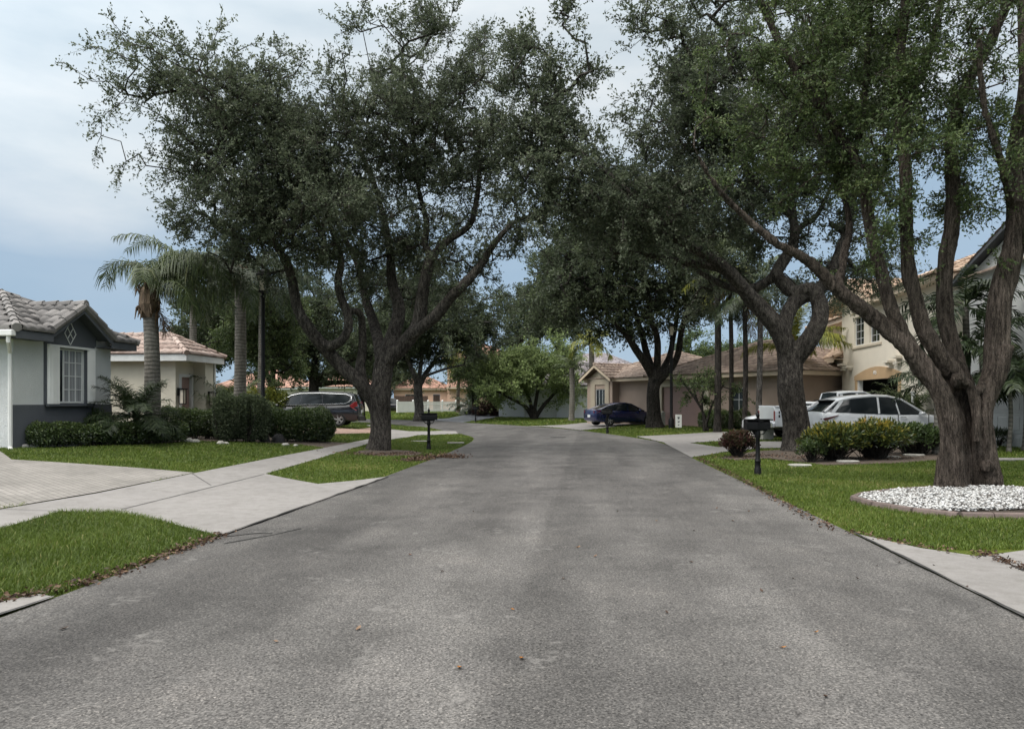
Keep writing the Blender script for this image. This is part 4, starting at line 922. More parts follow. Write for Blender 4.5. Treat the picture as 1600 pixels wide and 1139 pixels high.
# left oak in front
Y = 23.9; b0 = G(593, 708)
tree('oak_tree', 'large spreading live oak with forked leaning trunk beside the near left mailbox', b0, Y,
 [[(590,711,.60,0),(592,703,.45,0),(594,680,.37,0),(595,640,.35,0),(597,600,.34,0),(600,565,.33,0),(607,545,.29,0)],
  [(592,655,.24,0),(581,625,.24,0),(562,597,.235,-.2),(535,573,.225,-.4),(508,546,.21,-.6),(485,518,.19,-.8),(468,485,.17,-.9),(456,440,.15,-1.2),(440,400,.12,-1.6),(400,340,.08,-2.2),(330,260,.05,-2.6)],
  [(495,533,.2,-.6),(514,541,.17,-.7),(533,533,.15,-.8),(545,514,.145,-.8),(543,490,.14,-.8),(531,462,.13,-.8),(527,435,.12,-.9),(533,410,.11,-1),(520,360,.08,-1.3),(480,280,.05,-1.6)],
  [(566,600,.2,.1),(563,575,.17,.2),(568,545,.14,.2),(566,515,.12,.1),(563,493,.11,-.2),(553,486,.10,-.5),(542,489,.10,-.8)],
  [(603,570,.3,0),(612,530,.26,.4),(622,480,.22,.8),(612,430,.17,1.4),(600,340,.11,2.0),(560,220,.06,2.4)],
  [(603,568,.28,0),(630,538,.26,-.1),(652,505,.23,-.2),(662,460,.2,-.3),(668,420,.18,-.3),(675,400,.15,-.3),(700,375,.12,-.4),(735,352,.10,-.4),(745,310,.08,-.5),(750,220,.05,-.5)],
  [(674,402,.12,-.3),(663,380,.11,-.2),(666,350,.1,0),(655,290,.07,.2),(640,190,.05,.4)],
  [(640,525,.2,-.2),(680,495,.19,-.8),(705,465,.17,-1.1),(728,440,.15,-1.4),(752,412,.12,-1.6),(768,388,.10,-1.8),(800,350,.06,-2)],
  [(598,565,.26,0),(590,525,.2,1.0),(575,480,.16,2.2),(560,420,.12,3.2),(520,330,.07,3.8)]],
 [(340,180,120,80,1.2,-2.4,2.4),(258,125,58,36,.5,-2.8,1.3),(310,112,85,36,.5,-2.5,1.4),(440,220,130,105,1.5,-1,2.8),(370,305,110,80,1.4,-2,2.6),(560,215,125,100,1.1,0,3.6),(560,330,120,85,1.1,.6,3.4),(470,330,95,80,1.1,-2.4,2.2),
  (690,215,115,95,1,0,3.2),(700,330,100,75,.7,.5,2.8),(640,110,110,70,.6,0,2.6),(730,110,80,70,.5,.3,2.2),(790,260,75,80,.7,0,2.2),(430,385,75,50,1.3,-1.4,2),(810,350,55,55,.5,-1.4,1.6),(590,400,110,45,.55,1.6,2.4),(620,455,60,45,.35,1,2),(745,405,70,50,.7,-1.2,1.8),(690,450,55,40,.5,-.8,1.6),(690,30,50,40,.35,0,1.4),(560,60,40,50,.3,-.5,1.2),(330,390,60,45,.6,-1.5,2)],
 3300, (.10,.047), 'leaf_oak', seed=3, clump_n=8, extra=(((215,95,-2.8),(195,88,-2.8),(175,82,-2.8),(155,76,-2.8),(142,74,-2.8)),((185,165,-2.8),(170,175,-2.8),(160,190,-2.8),(157,208,-2.8),(150,228,-2.8)),((215,240,-2.6),(198,255,-2.6),(186,265,-2.6)),((330,70,-2.5),(338,52,-2.5),(342,40,-2.5)),((370,80,-2.5),(395,72,-2.5),(418,70,-2.5),(430,68,-2.5)),((240,45,-2.6),(232,52,-2.6),(250,58,-2.6),(270,70,-2.6)),((560,40,0),(566,20,0),(574,0,0),(578,-20,0)),((700,40,0),(706,20,0),(712,4,0))), voxel=.034, rs=.9, ridge=(9,1.6,.022), twigs=(4,.55,17), tipr=.0075)
# right oak
Y = 23.6; b0 = G(1245, 703)
tree('oak_tree', 'live oak with straight trunk forking low in the croton bed beside the white vehicles', b0, Y,
 [[(1245,706,.55,0),(1245,695,.45,0),(1243,660,.40,0),(1236,615,.39,0),(1235,570,.38,0),(1233,545,.37,0)],
  [(1232,550,.32,0),(1217,518,.28,0),(1192,484,.25,-.2),(1166,457,.22,-.4),(1140,428,.19,-.6),(1118,408,.165,-.8),(1085,387,.14,-1.1),(1052,369,.11,-1.4),(1020,335,.09,-1.8),(970,290,.06,-2.2),(900,230,.04,-2.5)],
  [(1130,420,.15,-.6),(1105,414,.13,-.3),(1070,410,.11,0),(1034,403,.09,.2),(990,395,.06,.4)],
  [(1222,528,.26,0),(1228,500,.23,.1),(1243,472,.22,.2),(1270,456,.21,.2),(1290,438,.17,.2),(1310,400,.12,.4),(1330,320,.08,.6),(1330,220,.05,.8)],
  [(1240,560,.32,0),(1262,535,.28,-.2),(1278,505,.26,-.2),(1280,478,.24,-.1),(1268,452,.23,0),(1244,458,.22,.2),(1225,442,.21,.4),(1213,428,.19,.5),(1222,410,.18,.5),(1236,385,.16,.6),(1242,360,.14,.7),(1239,320,.12,.8),(1232,260,.09,.9),(1220,150,.05,1)],
  [(1213,430,.15,.5),(1185,448,.14,.8),(1155,452,.12,1.2),(1120,440,.10,1.8),(1070,410,.07,2.4)],
  [(1240,362,.11,.7),(1258,350,.09,1),(1280,330,.07,1.3),(1310,270,.05,1.6)],
  [(1238,340,.1,.8),(1215,320,.09,.3),(1180,280,.07,-.4),(1130,190,.05,-1),(1100,100,.03,-1.4)]],
 [(1010,330,120,85,1.1,-.8,2.6),(930,300,90,75,1,-1.6,2.2),(860,240,75,95,.9,-2,2),(860,100,75,80,.7,-2,1.8),(1060,210,105,90,1,-1,2.6),(1030,70,75,75,.6,-1.4,2),(1120,110,90,80,.8,-.4,2.4),(1170,220,110,85,.95,0,2.8),(1120,330,95,55,1,.8,2.4),(1270,200,100,95,.9,.6,2.6),(1290,320,80,60,.6,.6,2),(1350,130,90,90,.7,1,2.2),(1220,60,110,70,.7,0,2.4),(1210,360,60,40,.4,1,1.8),(1370,260,70,80,.6,1,2),(905,20,40,60,.4,-2,1.2),(825,175,65,90,.8,-2,1.8),(800,315,50,70,.7,-1.6,1.6),(1090,420,80,34,.7,3,2),(1250,405,80,45,.55,2.5,1.6),(1345,395,60,45,.6,3,1.6),(1060,-60,160,80,.4,-1,2)],
 3300, (.112,.054), 'leaf_oak', seed=8, voxel=.034, ridge=(9,1.6,.022), twigs=(4,.55,15), tipr=.0075)
# foreground multi-stemmed tree
Y = 13.25; b0 = G(1513, 765)
tree('multistem_tree', 'tall foreground tree with fluted brown multi-stem trunk standing in white gravel', b0, Y,
 [[(1482,768,.27,-.14),(1485,745,.215,-.15),(1487,705,.185,-.16),(1482,665,.18,-.16),(1473,622,.175,-.15),(1455,588,.165,-.12),(1438,563,.16,-.1),(1415,538,.155,-.1),(1370,500,.14,0),(1312,455,.12,.1),(1263,408,.085,.1),(1215,382,.065,0),(1165,340,.045,-.1),(1120,290,.03,-.3),(1085,230,.015,-.4)],
  [(1500,768,.22,.10),(1502,720,.17,.14),(1497,675,.15,.14),(1487,635,.15,.08),(1464,600,.14,.05),(1440,575,.14,0),(1420,540,.135,-.05),(1402,508,.12,-.05),(1388,480,.115,0),(1377,430,.105,.1),(1366,380,.095,.2),(1352,300,.085,.3),(1335,250,.08,.3),(1290,180,.07,.4),(1235,98,.06,.4),(1195,15,.05,.5),(1150,-90,.035,.5)],
  [(1510,768,.24,.30),(1510,700,.20,.32),(1505,650,.18,.24),(1490,600,.16,.14),(1466,560,.15,.1),(1442,520,.14,.1),(1430,465,.125,.1),(1421,400,.115,.1),(1412,300,.10,0),(1411,180,.09,0),(1402,120,.075,-.1),(1414,0,.06,-.1),(1420,-150,.04,-.1)],
  [(1520,768,.24,.2),(1518,690,.2,.25),(1508,620,.17,.3),(1492,570,.155,.35),(1482,510,.145,.4),(1479,440,.14,.4),(1480,390,.135,.4),(1488,280,.12,.4),(1497,180,.115,.4),(1512,125,.10,.4),(1543,68,.085,.3),(1580,-5,.07,.2),(1620,-110,.05,.1)],
  [(1538,768,.24,.02),(1538,735,.20,-.02),(1533,690,.165,-.04),(1532,650,.17,-.03),(1541,612,.19,.0),(1556,575,.215,.0),(1562,520,.21,.0),(1568,460,.205,.0),(1576,410,.195,0),(1586,330,.165,.0),(1594,220,.14,.0),(1600,100,.12,-.1),(1612,-60,.08,-.1),(1625,-200,.05,-.1)],
  [(1554,768,.16,-.15),(1553,745,.15,-.15),(1546,705,.12,-.12),(1540,660,.11,-.1),(1545,620,.12,-.1),(1562,585,.12,-.1),(1574,540,.11,-.1)],
  [(1470,769,.14,-.2),(1473,730,.10,-.18),(1477,690,.09,-.2),(1472,645,.08,-.2),(1462,612,.07,-.18)],
  [(1500,770,.12,-.30),(1499,735,.08,-.28),(1494,690,.065,-.27),(1489,650,.05,-.25)],
  [(1478,557,.08,.0),(1500,590,.09,-.05),(1517,608,.10,-.1),(1532,612,.10,-.1),(1547,600,.10,-.05)],
  [(1490,600,.09,-.1),(1505,598,.1,-.12),(1520,608,.09,-.15),(1528,640,.07,-.18),(1522,690,.05,-.2)],
  [(1411,178,.06,0),(1440,110,.05,.5),(1470,20,.04,.9),(1480,-80,.03,1.2)],
  [(1335,250,.05,.3),(1350,160,.05,.7),(1358,60,.04,1),(1360,-60,.03,1.2)],
  [(1310,453,.07,.1),(1318,400,.06,.4),(1325,340,.05,.7),(1300,250,.04,1.0),(1250,170,.03,1.2)],
  [(1585,335,.08,0),(1560,250,.05,-.4),(1540,160,.04,-.7),(1530,60,.03,-1)]],
 [(1250,60,90,80,.8,.3,1.2),(1330,110,90,90,.9,.4,1.4),(1300,230,90,80,.8,.5,1.3),(1230,180,80,80,.6,.3,1.2),(1380,230,80,100,.9,.2,1.4),(1440,120,80,100,.8,.4,1.4),(1380,340,60,60,.7,.2,1),(1500,260,70,80,.6,.3,1.2),(1540,170,70,90,.7,0,1.3),(1540,330,60,70,.6,.2,1.2),(1450,20,120,80,.7,.3,1.6),(1580,60,60,90,.5,0,1.2),(1450,330,50,50,.5,.4,.8),(1330,400,45,40,.5,.3,.7),(1200,290,70,50,.4,.2,.9),(1570,410,40,40,.5,.1,.6),(1160,60,70,80,.5,.2,1),(1350,-70,200,70,.5,.3,1.6),(1560,-80,120,70,.5,0,1.6),(1440,430,40,35,.25,.2,.5),(1510,400,40,40,.3,.3,.6),(1100,150,60,80,.35,0,1)],
 1900, (.072,.032), 'leaf_green', 'bark_brown', seed=21, voxel=.018, rs=.84, ridge=(7.5,.9,.034), attach_r=.11, twigs=(4,.34,13), tipr=.0045, wob=.13, sides=18, burls=((1548,738,-.20,.12),(1543,728,-.26,.10),(1497,592,-.14,.10),(1551,752,-.24,.09)))
# oak beyond the right mailbox
Y = 43.5; b0 = G(1022, 668)
tree('oak_tree', 'dark oak with many steep limbs beside the parked navy sedan', b0, Y,
 [[(1024,672,.75,0),(1022,660,.56,0),(1021,640,.48,0),(1021,610,.43,0),(1024,590,.46,0),(1025,578,.42,0)],
  [(1021,590,.3,0),(1005,562,.28,-.3),(990,540,.25,-.5),(977,522,.22,-.8),(962,505,.17,-1),(930,470,.1,-1.4)],
  [(1020,585,.28,0),(1012,555,.25,.4),(1003,525,.22,.6),(996,500,.18,.8),(985,450,.1,1)],
  [(1026,582,.28,0),(1028,550,.24,-.3),(1024,520,.22,-.5),(1017,495,.18,-.8),(1010,430,.1,-1)],
  [(1030,590,.26,0),(1042,565,.22,.5),(1050,540,.2,.8),(1056,505,.17,1),(1060,430,.1,1.3)],
  [(1030,595,.28,0),(1050,572,.24,-.2),(1061,548,.22,-.4),(1065,515,.2,-.6),(1075,480,.15,-.8),(1110,430,.1,-1)]],
 [(1000,440,130,75,1,0,4.5),(905,430,90,75,1.1,-1,4),(1110,430,95,60,.9,0,4),(960,360,120,70,1,0,4),(870,480,55,38,.8,-1,2.5),(1070,490,70,22,.5,0,2.5),(950,490,60,30,.9,-1,2.5),(1050,350,120,60,.9,0,4),(1150,480,60,20,.3,0,2)],
 2000, (.18,.095), 'leaf_oak_dark', 'bark_oak_far', seed=31, voxel=.07, rs=.87, twigs=(4,.8,14), tipr=.014, attach_r=.25)
# small round tree
Y = 62; b0 = G(835, 655)
tree('round_tree', 'small bright round-crowned tree on the lawn before the white garage', b0, Y,
 [[(836,656,.34,0),(835,650,.27,0),(834,640,.26,0)],[(834,642,.2,0),(820,634,.17,0),(800,624,.12,-.5),(775,610,.07,-1)],[(834,642,.18,0),(828,625,.15,.4),(815,600,.1,.8)],[(834,642,.18,0),(838,620,.15,-.4),(845,590,.09,-.8)],[(835,643,.2,0),(850,632,.16,0),(862,620,.13,.4),(885,595,.08,.8)]],
 [(790,588,46,38,1,-.5,2.6),(830,568,50,34,1,0,2.8),(872,578,34,36,1,.4,2.4),(812,594,56,18,1,0,2.8),(772,604,26,16,.8,-.5,1.6),(760,575,25,25,.5,0,1.5),(860,550,35,18,.5,0,1.6)],
 1000, (.20,.10), 'leaf_bright', 'bark_oak_far', seed=41, twigs=(4,.75,12), tipr=.012, attach_r=.3)
# pale trunked tree before the fence
Y = 62; b0 = G(655, 654)
tree('shade_tree', 'grey trunked shade tree growing just in front of the white picket fence', b0, Y,
 [[(655,657,.55,0),(655,645,.40,0),(654,620,.37,0),(653,600,.36,0)],[(653,602,.26,0),(645,580,.2,-.5),(632,550,.14,-1),(610,500,.08,-1)],[(655,602,.26,0),(668,580,.2,.5),(685,555,.15,1),(710,520,.08,1)],[(655,600,.2,0),(658,560,.16,0),(660,500,.1,0)],[(660,590,.14,0),(690,578,.1,-.5),(725,570,.07,-.8)]],
 [(610,520,70,48,1,0,4),(690,505,85,50,1,0,4.5),(745,520,52,40,.9,0,3.5),(660,450,100,40,1,0,4),(640,560,50,22,.5,0,3),(735,558,30,16,.5,-.5,2),(770,470,32,40,.5,0,2.5)],
 1700, (.22,.11), 'leaf_oak_dark', 'bark_grey', seed=43, twigs=(4,.85,13), tipr=.014, attach_r=.3)
# left background trees
def bg_tree(name, label, bx, Y, trunk_r, top, blobs, n, lm, seed, lean=0, bark='bark_oak_far', leafs=(.2,.1), group=None):
    x = (bx-CX)/F*Y; z = Hs(x, Y); by = HY+(CZ-z)*F/Y
    tp = top
    limbs = [[(bx,by+2,trunk_r*1.5,0),(bx,by-6,trunk_r*1.05,0),(bx+lean*.5,(by+tp)/2,trunk_r*.9,0),(bx+lean,tp,trunk_r*.75,0)]]
    for b in blobs: limbs.append([(bx+lean,tp+6,trunk_r*.55,0),((bx+lean+b[0])/2,(tp+b[1])/2,trunk_r*.4,b[5]*.5),(b[0],b[1],trunk_r*.15,b[5])])
    return tree(name, label, (x, Y, z), Y, limbs, blobs, n, leafs, lm, bark, group, seed, twigs=(4,Y/75,12), tipr=.013, attach_r=trunk_r*.7)
bg_tree('shade_tree', 'dark thick-trunked tree rising directly behind the black minivan roof', 491, 50, .42, 595, [(490,540,60,45,1,0,3.4),(450,520,50,45,1,.5,3),(535,560,50,35,.9,-.5,3),(500,480,70,45,.9,0,3.5),(560,600,30,14,.4,0,1.6),(590,540,40,45,.8,1,3)], 900, 'leaf_oak_dark', 51)
bg_tree('shade_tree', 'slim dark-trunked tree between the minivan tail and the left oak', 564, 64, .36, 600, [(575,560,40,40,1,0,3),(545,545,40,36,.9,0,3)], 420, 'leaf_oak_dark', 52)
bg_tree('shade_tree', 'low leafy tree behind the tall hedge and left lamp post', 425, 40, .25, 600, [(430,560,50,42,1,0,2.6),(390,520,45,45,1,.4,2.4),(440,490,42,40,1,0,2.4)], 750, 'leaf_green', 53, leafs=(.15,.075))
bg_tree('shade_tree', 'dark tree mass behind the cream house roof and second palm', 330, 48, .3, 570, [(325,520,55,50,1,0,3),(360,480,50,40,.9,0,3),(300,560,30,35,.8,0,2.4)], 800, 'leaf_oak_dark', 54)
bg_tree('shade_tree', 'tall dark tree behind the small round tree and palms', 800, 90, .45, 560, [(840,490,52,42,1,0,4.5),(815,530,28,22,.4,0,3),(880,500,40,30,.9,0,4),(850,440,40,40,.9,0,4)], 800, 'leaf_oak_dark', 55, leafs=(.3,.15))
bg_tree('pine_tree', 'slender reddish-trunked tree at the right end of the picket fence', 716, 78, .20, 585, [(716,565,22,20,.8,0,1.6),(740,580,24,12,.6,0,1.5)], 220, 'leaf_lime', 56, bark='bark_brown', leafs=(.22,.07))
bg_tree('slim_tree', 'slim grey-trunked young tree right of the picket fence', 739, 70, .13, 590, [(745,580,30,30,.9,0,2),(765,600,26,28,1,0,2)], 420, 'leaf_green', 57, leafs=(.2,.1))
bg_tree('shade_tree', 'distant tree tops between the sedan oak and tan house roof', 1075, 110, .4, 570, [(1080,545,26,22,.7,0,3),(1180,550,60,14,.8,0,3),(1130,560,40,14,.6,0,3)], 350, 'leaf_green', 58, leafs=(.34,.17))
bg_tree('shade_tree', 'distant tree left of the peach house seen beneath the left oak', 606, 100, .35, 600, [(610,585,34,24,1,0,3.5),(640,600,28,18,.8,0,3),(575,590,34,20,.8,0,3.5)], 380, 'leaf_oak_dark', 59, leafs=(.3,.15))
# sparse small tree before the mauve garage
def at(px, Y): x = (px-CX)/F*Y; return np.array([x, Y, Hs(x, Y)])
Y = 37.5; b0 = at(1106, 37.5)
tree('small_tree', 'sparse thin-limbed small tree with large leaves before the mauve garage', b0, Y,
 [[(1106,662,.09,0),(1100,650,.07,0),(1088,625,.06,0),(1070,600,.05,0),(1062,590,.04,0)],[(1100,650,.06,0),(1098,625,.05,.2),(1105,595,.04,.3)],[(1100,655,.06,0),(1115,630,.05,-.2),(1130,600,.04,-.3)],[(1092,632,.04,0),(1085,605,.04,.3),(1095,585,.03,.4)]],
 [(1085,600,45,22,.7,0,1.2),(1120,605,38,25,.7,0,1.2),(1060,595,25,14,.5,0,.8),(1110,630,32,20,.6,0,1)], 120, (.13,.07), 'leaf_green', 'bark_oak_far', seed=61, twigs=(3,.4,7), tipr=.008)

# ------------------------------------------------------------------ palms
def frond_mesh(rng, az, el, L, droop, ll, n=44, hang=.6, w=.035, r=.02):
    K = 14; p = np.zeros((K, 3)); e = el; ds = L/(K-1); T = []
    ca, sa = math.cos(az), math.sin(az); tw = rng.normal()*.25
    for k in range(K):
        t = np.array([math.cos(e)*ca-math.sin(tw*k/K)*sa*.3, math.cos(e)*sa+math.sin(tw*k/K)*ca*.3, math.sin(e)]); T.append(unit(t))
        if k < K-1: p[k+1] = p[k]+T[-1]*ds
        e -= droop/(K-1)*(.35+1.3*k/K)
    T = np.array(T); rr = r*np.linspace(1, .25, K)
    v, f = seg_tubes(p[:-1], p[1:], rr[:-1], rr[1:], 4)
    s = np.repeat(np.linspace(.14, .99, n), 2); side = np.tile([1, -1], n)
    ix = s*(K-1); i0 = np.minimum(ix.astype(int), K-2); fr = (ix-i0)[:, None]
    q = p[i0]*(1-fr)+p[i0+1]*fr; t = unit(T[i0]*(1-fr)+T[i0+1]*fr)
    lat = unit(np.cross(t, np.array([0,0,1.])+rng.normal(size=(2*n,3))*.12))
    up = np.cross(lat, t)
    l = ll*(.45+.75*np.sin(PI*np.clip(s*.9+.08, 0, 1)))*rng.uniform(.8, 1.15, 2*n)
    d = unit(lat*side[:, None]*.8+t*.55+up*rng.normal(.12, .25, (2*n, 1)))
    a = q; b = q+d*l[:, None]*.45; b[:, 2] -= hang*l*.12; c = b+d*l[:, None]*(.55-.3*hang); c[:, 2] -= hang*l*.5
    ww = unit(np.cross(d, up))*w*.5
    vs = np.stack([a-ww*.6, a+ww*.6, b+ww, b-ww, c+ww*.15, c-ww*.15], 1).reshape(-1, 3)
    base = np.arange(2*n)[:, None]*6+len(v); f2 = np.concatenate([base+np.array([[0,1,2,3]]), base+np.array([[3,2,4,5]])])
    rn = np.concatenate([np.full(len(f), .9), np.tile(np.clip(rng.normal(.5, .2, 2*n), 0, 1), 2)])
    return np.concatenate([v, vs]), np.concatenate([f, f2]), rn
def palm(name, label, base, top, r0, r1, fronds, ll, lm, seed, hang=.7, w=.035, n=44, tm='palm_trunk', boots=None, dead=(), group=None):
    rng = np.random.default_rng(seed); root = thing(name, label, 'palm', base, 0, group)
    base = np.array(base); top = np.array(top); mb = MB()
    if r0 > 0:
        q = [base+(top-base)*t+np.array([math.sin(t*3)*.06, 0, -.1 if t == 0 else 0]) for t in np.linspace(0, 1, 12)]
        mb.tube(q, [r0*1.35]+[r0+(r1-r0)*t for t in np.linspace(.05, 1, 11)], 14, True, .03, seed)
        mb.build('trunk', M[tm], root, smooth=True, origin=base)
    if boots:
        b = MB(); b.tube([top-(0,0,boots), top-(0,0,boots*.5), top, top+(0,0,.25)], [r1*1.15, r1*1.5, r1*1.3, r1*.5], 12, True, .12, seed)
        for i in range(22):
            a = rng.uniform(0, 6.28); z = rng.uniform(-boots, .1); o = top+np.array([math.cos(a)*r1*1.1, math.sin(a)*r1*1.1, z]); dd = np.array([math.cos(a)*.25, math.sin(a)*.25, .3])
            b.tube([o, o+dd*.5, o+dd*.7+np.array([0,0,-rng.uniform(.1,.5)])], [.06,.04,.012], 5)
        b.build('leaf_bases', M['palm_boots'], root, origin=base)
    for (az, el, L, dr) in fronds:
        v, f, rn = frond_mesh(rng, az, el, L, dr, ll, n, hang, w); np_mesh('frond', v+top, f, M[lm], root, rnd=rn, origin=base)
    for (az, el, L, dr) in dead:
        v, f, rn = frond_mesh(rng, az, el, L, dr, ll*.7, n//2, 1, w); o = np_mesh('frond', v+top-(0,0,.2), f, M['leaf_dead'], root, rnd=rn, origin=base); o['label'] = 'dead brown hanging frond'
    return root
def rf(seed, n, L, el=(.1,1.2), dr=(1.2,2.2)):
    r = random.Random(seed); return [(i*2.399+r.uniform(-.25,.25), r.uniform(*el), L*r.uniform(.8,1.15), r.uniform(*dr)) for i in range(n)]
def at(px, Y): x = (px-CX)/F*Y; return np.array([x, Y, Hs(x, Y)])
palm('queen_palm', 'queen palm with thick ringed trunk and arching drooping fronds beside the grey house', at(237,23.4), P(233,455,23.4), .25, .21,
  [(PI,1.35,2.3,3.6),(PI-.5,1.45,1.6,2.2),(.1,1.15,2.9,2.6),(.5,.9,2.8,2.2),(-.35,.9,2.9,2.4),(-.1,.45,3.0,1.9),(.35,.3,2.9,1.7),(-.6,.35,2.6,1.9),(1.3,.9,2.4,2.2),(-1.2,.8,2.2,2.5),(2.1,1.1,1.8,2.6),(.05,1.4,2.2,2.3),(.9,.2,2.4,1.8),(-.2,.1,2.3,1.4),(.15,.75,3.9,2.6),(-.25,.95,3.7,2.8),(.4,.65,3.6,2.4),(0.0,.5,3.9,2.1)], .70, 'leaf_palm', 71, hang=1.0, w=.03, n=60, boots=.85, dead=[(0,-.9,1.2,.5),(1,-1,1.2,.4)])
palm('queen_palm', 'tall queen palm rising behind the hedge left of the lamp post', at(373,28), P(374,425,28), .23, .19, rf(72, 18, 3.5, (-.1,1.1), (1.4,2.4)), .62, 'leaf_palm_dark', 72, hang=1.0, w=.032, n=56, boots=.6)
palm('queen_palm', 'drooping queen palm farther back between the two left palms', at(300,36), P(300,425,36), .18, .15, rf(73, 18, 4.0, (-.1,1.0), (1.5,2.4)), .75, 'leaf_palm', 73, hang=1.0, w=.045, n=50)
palm('queen_palm', 'drooping palm behind the lamp post right of the second palm', at(405,37), P(408,425,37), .15, .13, rf(74, 16, 3.6, (-.1,.8), (1.5,2.3)), .75, 'leaf_palm_dark', 74, hang=1.0, w=.045, n=46)
palm('clumping_palm', 'bushy feathery palm clump behind the hedge at the foot of the second palm', at(360,31), at(360,31)+np.array([0,0,.5]), 0, 0, rf(75, 20, 2.3, (.6,1.4), (.7,1.4)), .5, 'leaf_palm', 75, hang=.6, w=.035, n=40)
palm('pygmy_palm', 'low dark fan of arching palm fronds behind the front hedge of the grey house', at(212,20.9), at(212,20.9)+np.array([0,0,.75]), .09, .08, rf(76, 42, 1.45, (.0,1.3), (.9,1.7)), .34, 'leaf_palm_dark', 76, hang=.4, w=.02, n=40, tm='palm_boots')
palm('royal_palm', 'tall palm with thick grey trunk, leftmost in front of the tan house', at(1121,36.5), P(1119,395,36.5), .17, .15, rf(77, 14, 2.6), .55, 'leaf_palm', 77, tm='bark_oak_far', hang=.9, w=.04)
palm('royal_palm', 'slim palm trunk standing behind the thick palm trunk left of centre of the palm group', at(1142,39), P(1140,440,39), .12, .11, rf(78, 13, 2.4, (-.2,1)), .55, 'leaf_palm_yellow', 78, tm='bark_oak_far', hang=1.0, w=.045, dead=[(3.6,-.6,1.8,.7)])
palm('royal_palm', 'dark slim palm with hanging brown fronds in the middle of the palm group', at(1163,35.5), P(1163,470,35.5), .125, .11, rf(79, 13, 2.3, (-.1,1.1)), .55, 'leaf_palm_dark', 79, tm='bark_oak_far', hang=1, w=.04, dead=[(0,-.7,1.9,.8),(.6,-.9,1.8,.5)])
palm('royal_palm', 'smooth grey palm trunk, nearest to the right oak in the palm group', at(1184,35), P(1187,455,35), .14, .12, rf(80, 13, 2.4), .55, 'leaf_palm', 80, tm='bark_grey', hang=.9, w=.04, dead=[(-.1,-.8,2.6,.4),(.3,-.7,2.4,.6)])
palm('areca_palm', 'yellow green feathery palm behind the fork of the right oak', at(1238,37.5), P(1240,545,37.5), .10, .09, rf(81, 20, 3.0, (.2,1.45), (.8,1.9)), .6, 'leaf_palm_yellow', 81, hang=.9, w=.045, n=50)
palm('adonidia_palm', 'short palm left of the pair before the white house with the purple roof', at(893,57), P(893,575,57), .22, .2, rf(82, 12, 1.7, (.1,1.3), (1,2)), .45, 'leaf_palm', 82, hang=.6, w=.05, n=30)
palm('adonidia_palm', 'taller yellowish palm right of the pair behind the navy sedan', at(922,56), P(924,540,56), .23, .19, rf(83, 15, 2.3, (-.1,1.4), (1.2,2.2)), .55, 'leaf_palm_yellow', 83, hang=.8, w=.06, n=34)
palm('adonidia_palm', 'slim palm by the grey garage, left of the two at the right edge', at(1576,21), P(1576,596,21), .06, .05, rf(84, 14, 1.5, (-.2,1.2), (1.2,2.0)), .42, 'leaf_palm_dark', 84, hang=.7, w=.035, n=36)
palm('adonidia_palm', 'slim palm by the grey garage, at the very right edge', at(1600,21.5), P(1600,585,21.5), .065, .05, rf(85, 14, 1.6, (-.2,1.2), (1.2,2.0)), .42, 'leaf_palm', 85, hang=.7, w=.035, n=36)
palm('christmas_palm', 'dense dark palm between the stems of the foreground tree', at(1508,22.5), P(1508,480,22.5), .10, .09, rf(86, 20, 2.0, (-.3,1.3), (1.0,2.1)), .5, 'leaf_palm_dark', 86, hang=.6, w=.045, n=40)
palm('christmas_palm', 'dark palm lower down behind the trunk of the foreground tree', at(1535,21.8), P(1533,545,21.8), .09, .08, rf(87, 18, 1.8, (-.4,1.2), (1.0,2.1)), .48, 'leaf_palm_dark', 87, hang=.6, w=.045, n=36)
palm('cycad_palm', 'low arching palm whose fronds hang in front of the white crossover bonnet', at(1462,20.8), P(1462,598,20.8), .10, .09, rf(88, 10, 1.2, (-.2,1.0), (1.0,1.9)), .36, 'leaf_palm_dark', 88, hang=.6, w=.035, n=36)
palm('clumping_palm', 'bushy green palm before the open garage of the ivory house', at(1425,28.6), at(1425,28.6)+np.array([0,0,.9]), .1, .1, rf(89, 18, 1.9, (.3,1.4), (.8,1.8)), .42, 'leaf_palm', 89, hang=.6, w=.035, n=36)
palm('sago_palm', 'dark spiky palm on the far lawn beside the picket fence', at(733,72), at(733,72)+np.array([0,0,.6]), .2, .2, rf(90, 16, 2.2, (.0,1.3), (1,2)), .5, 'leaf_palm_dark', 90, hang=.5, w=.07, n=28)

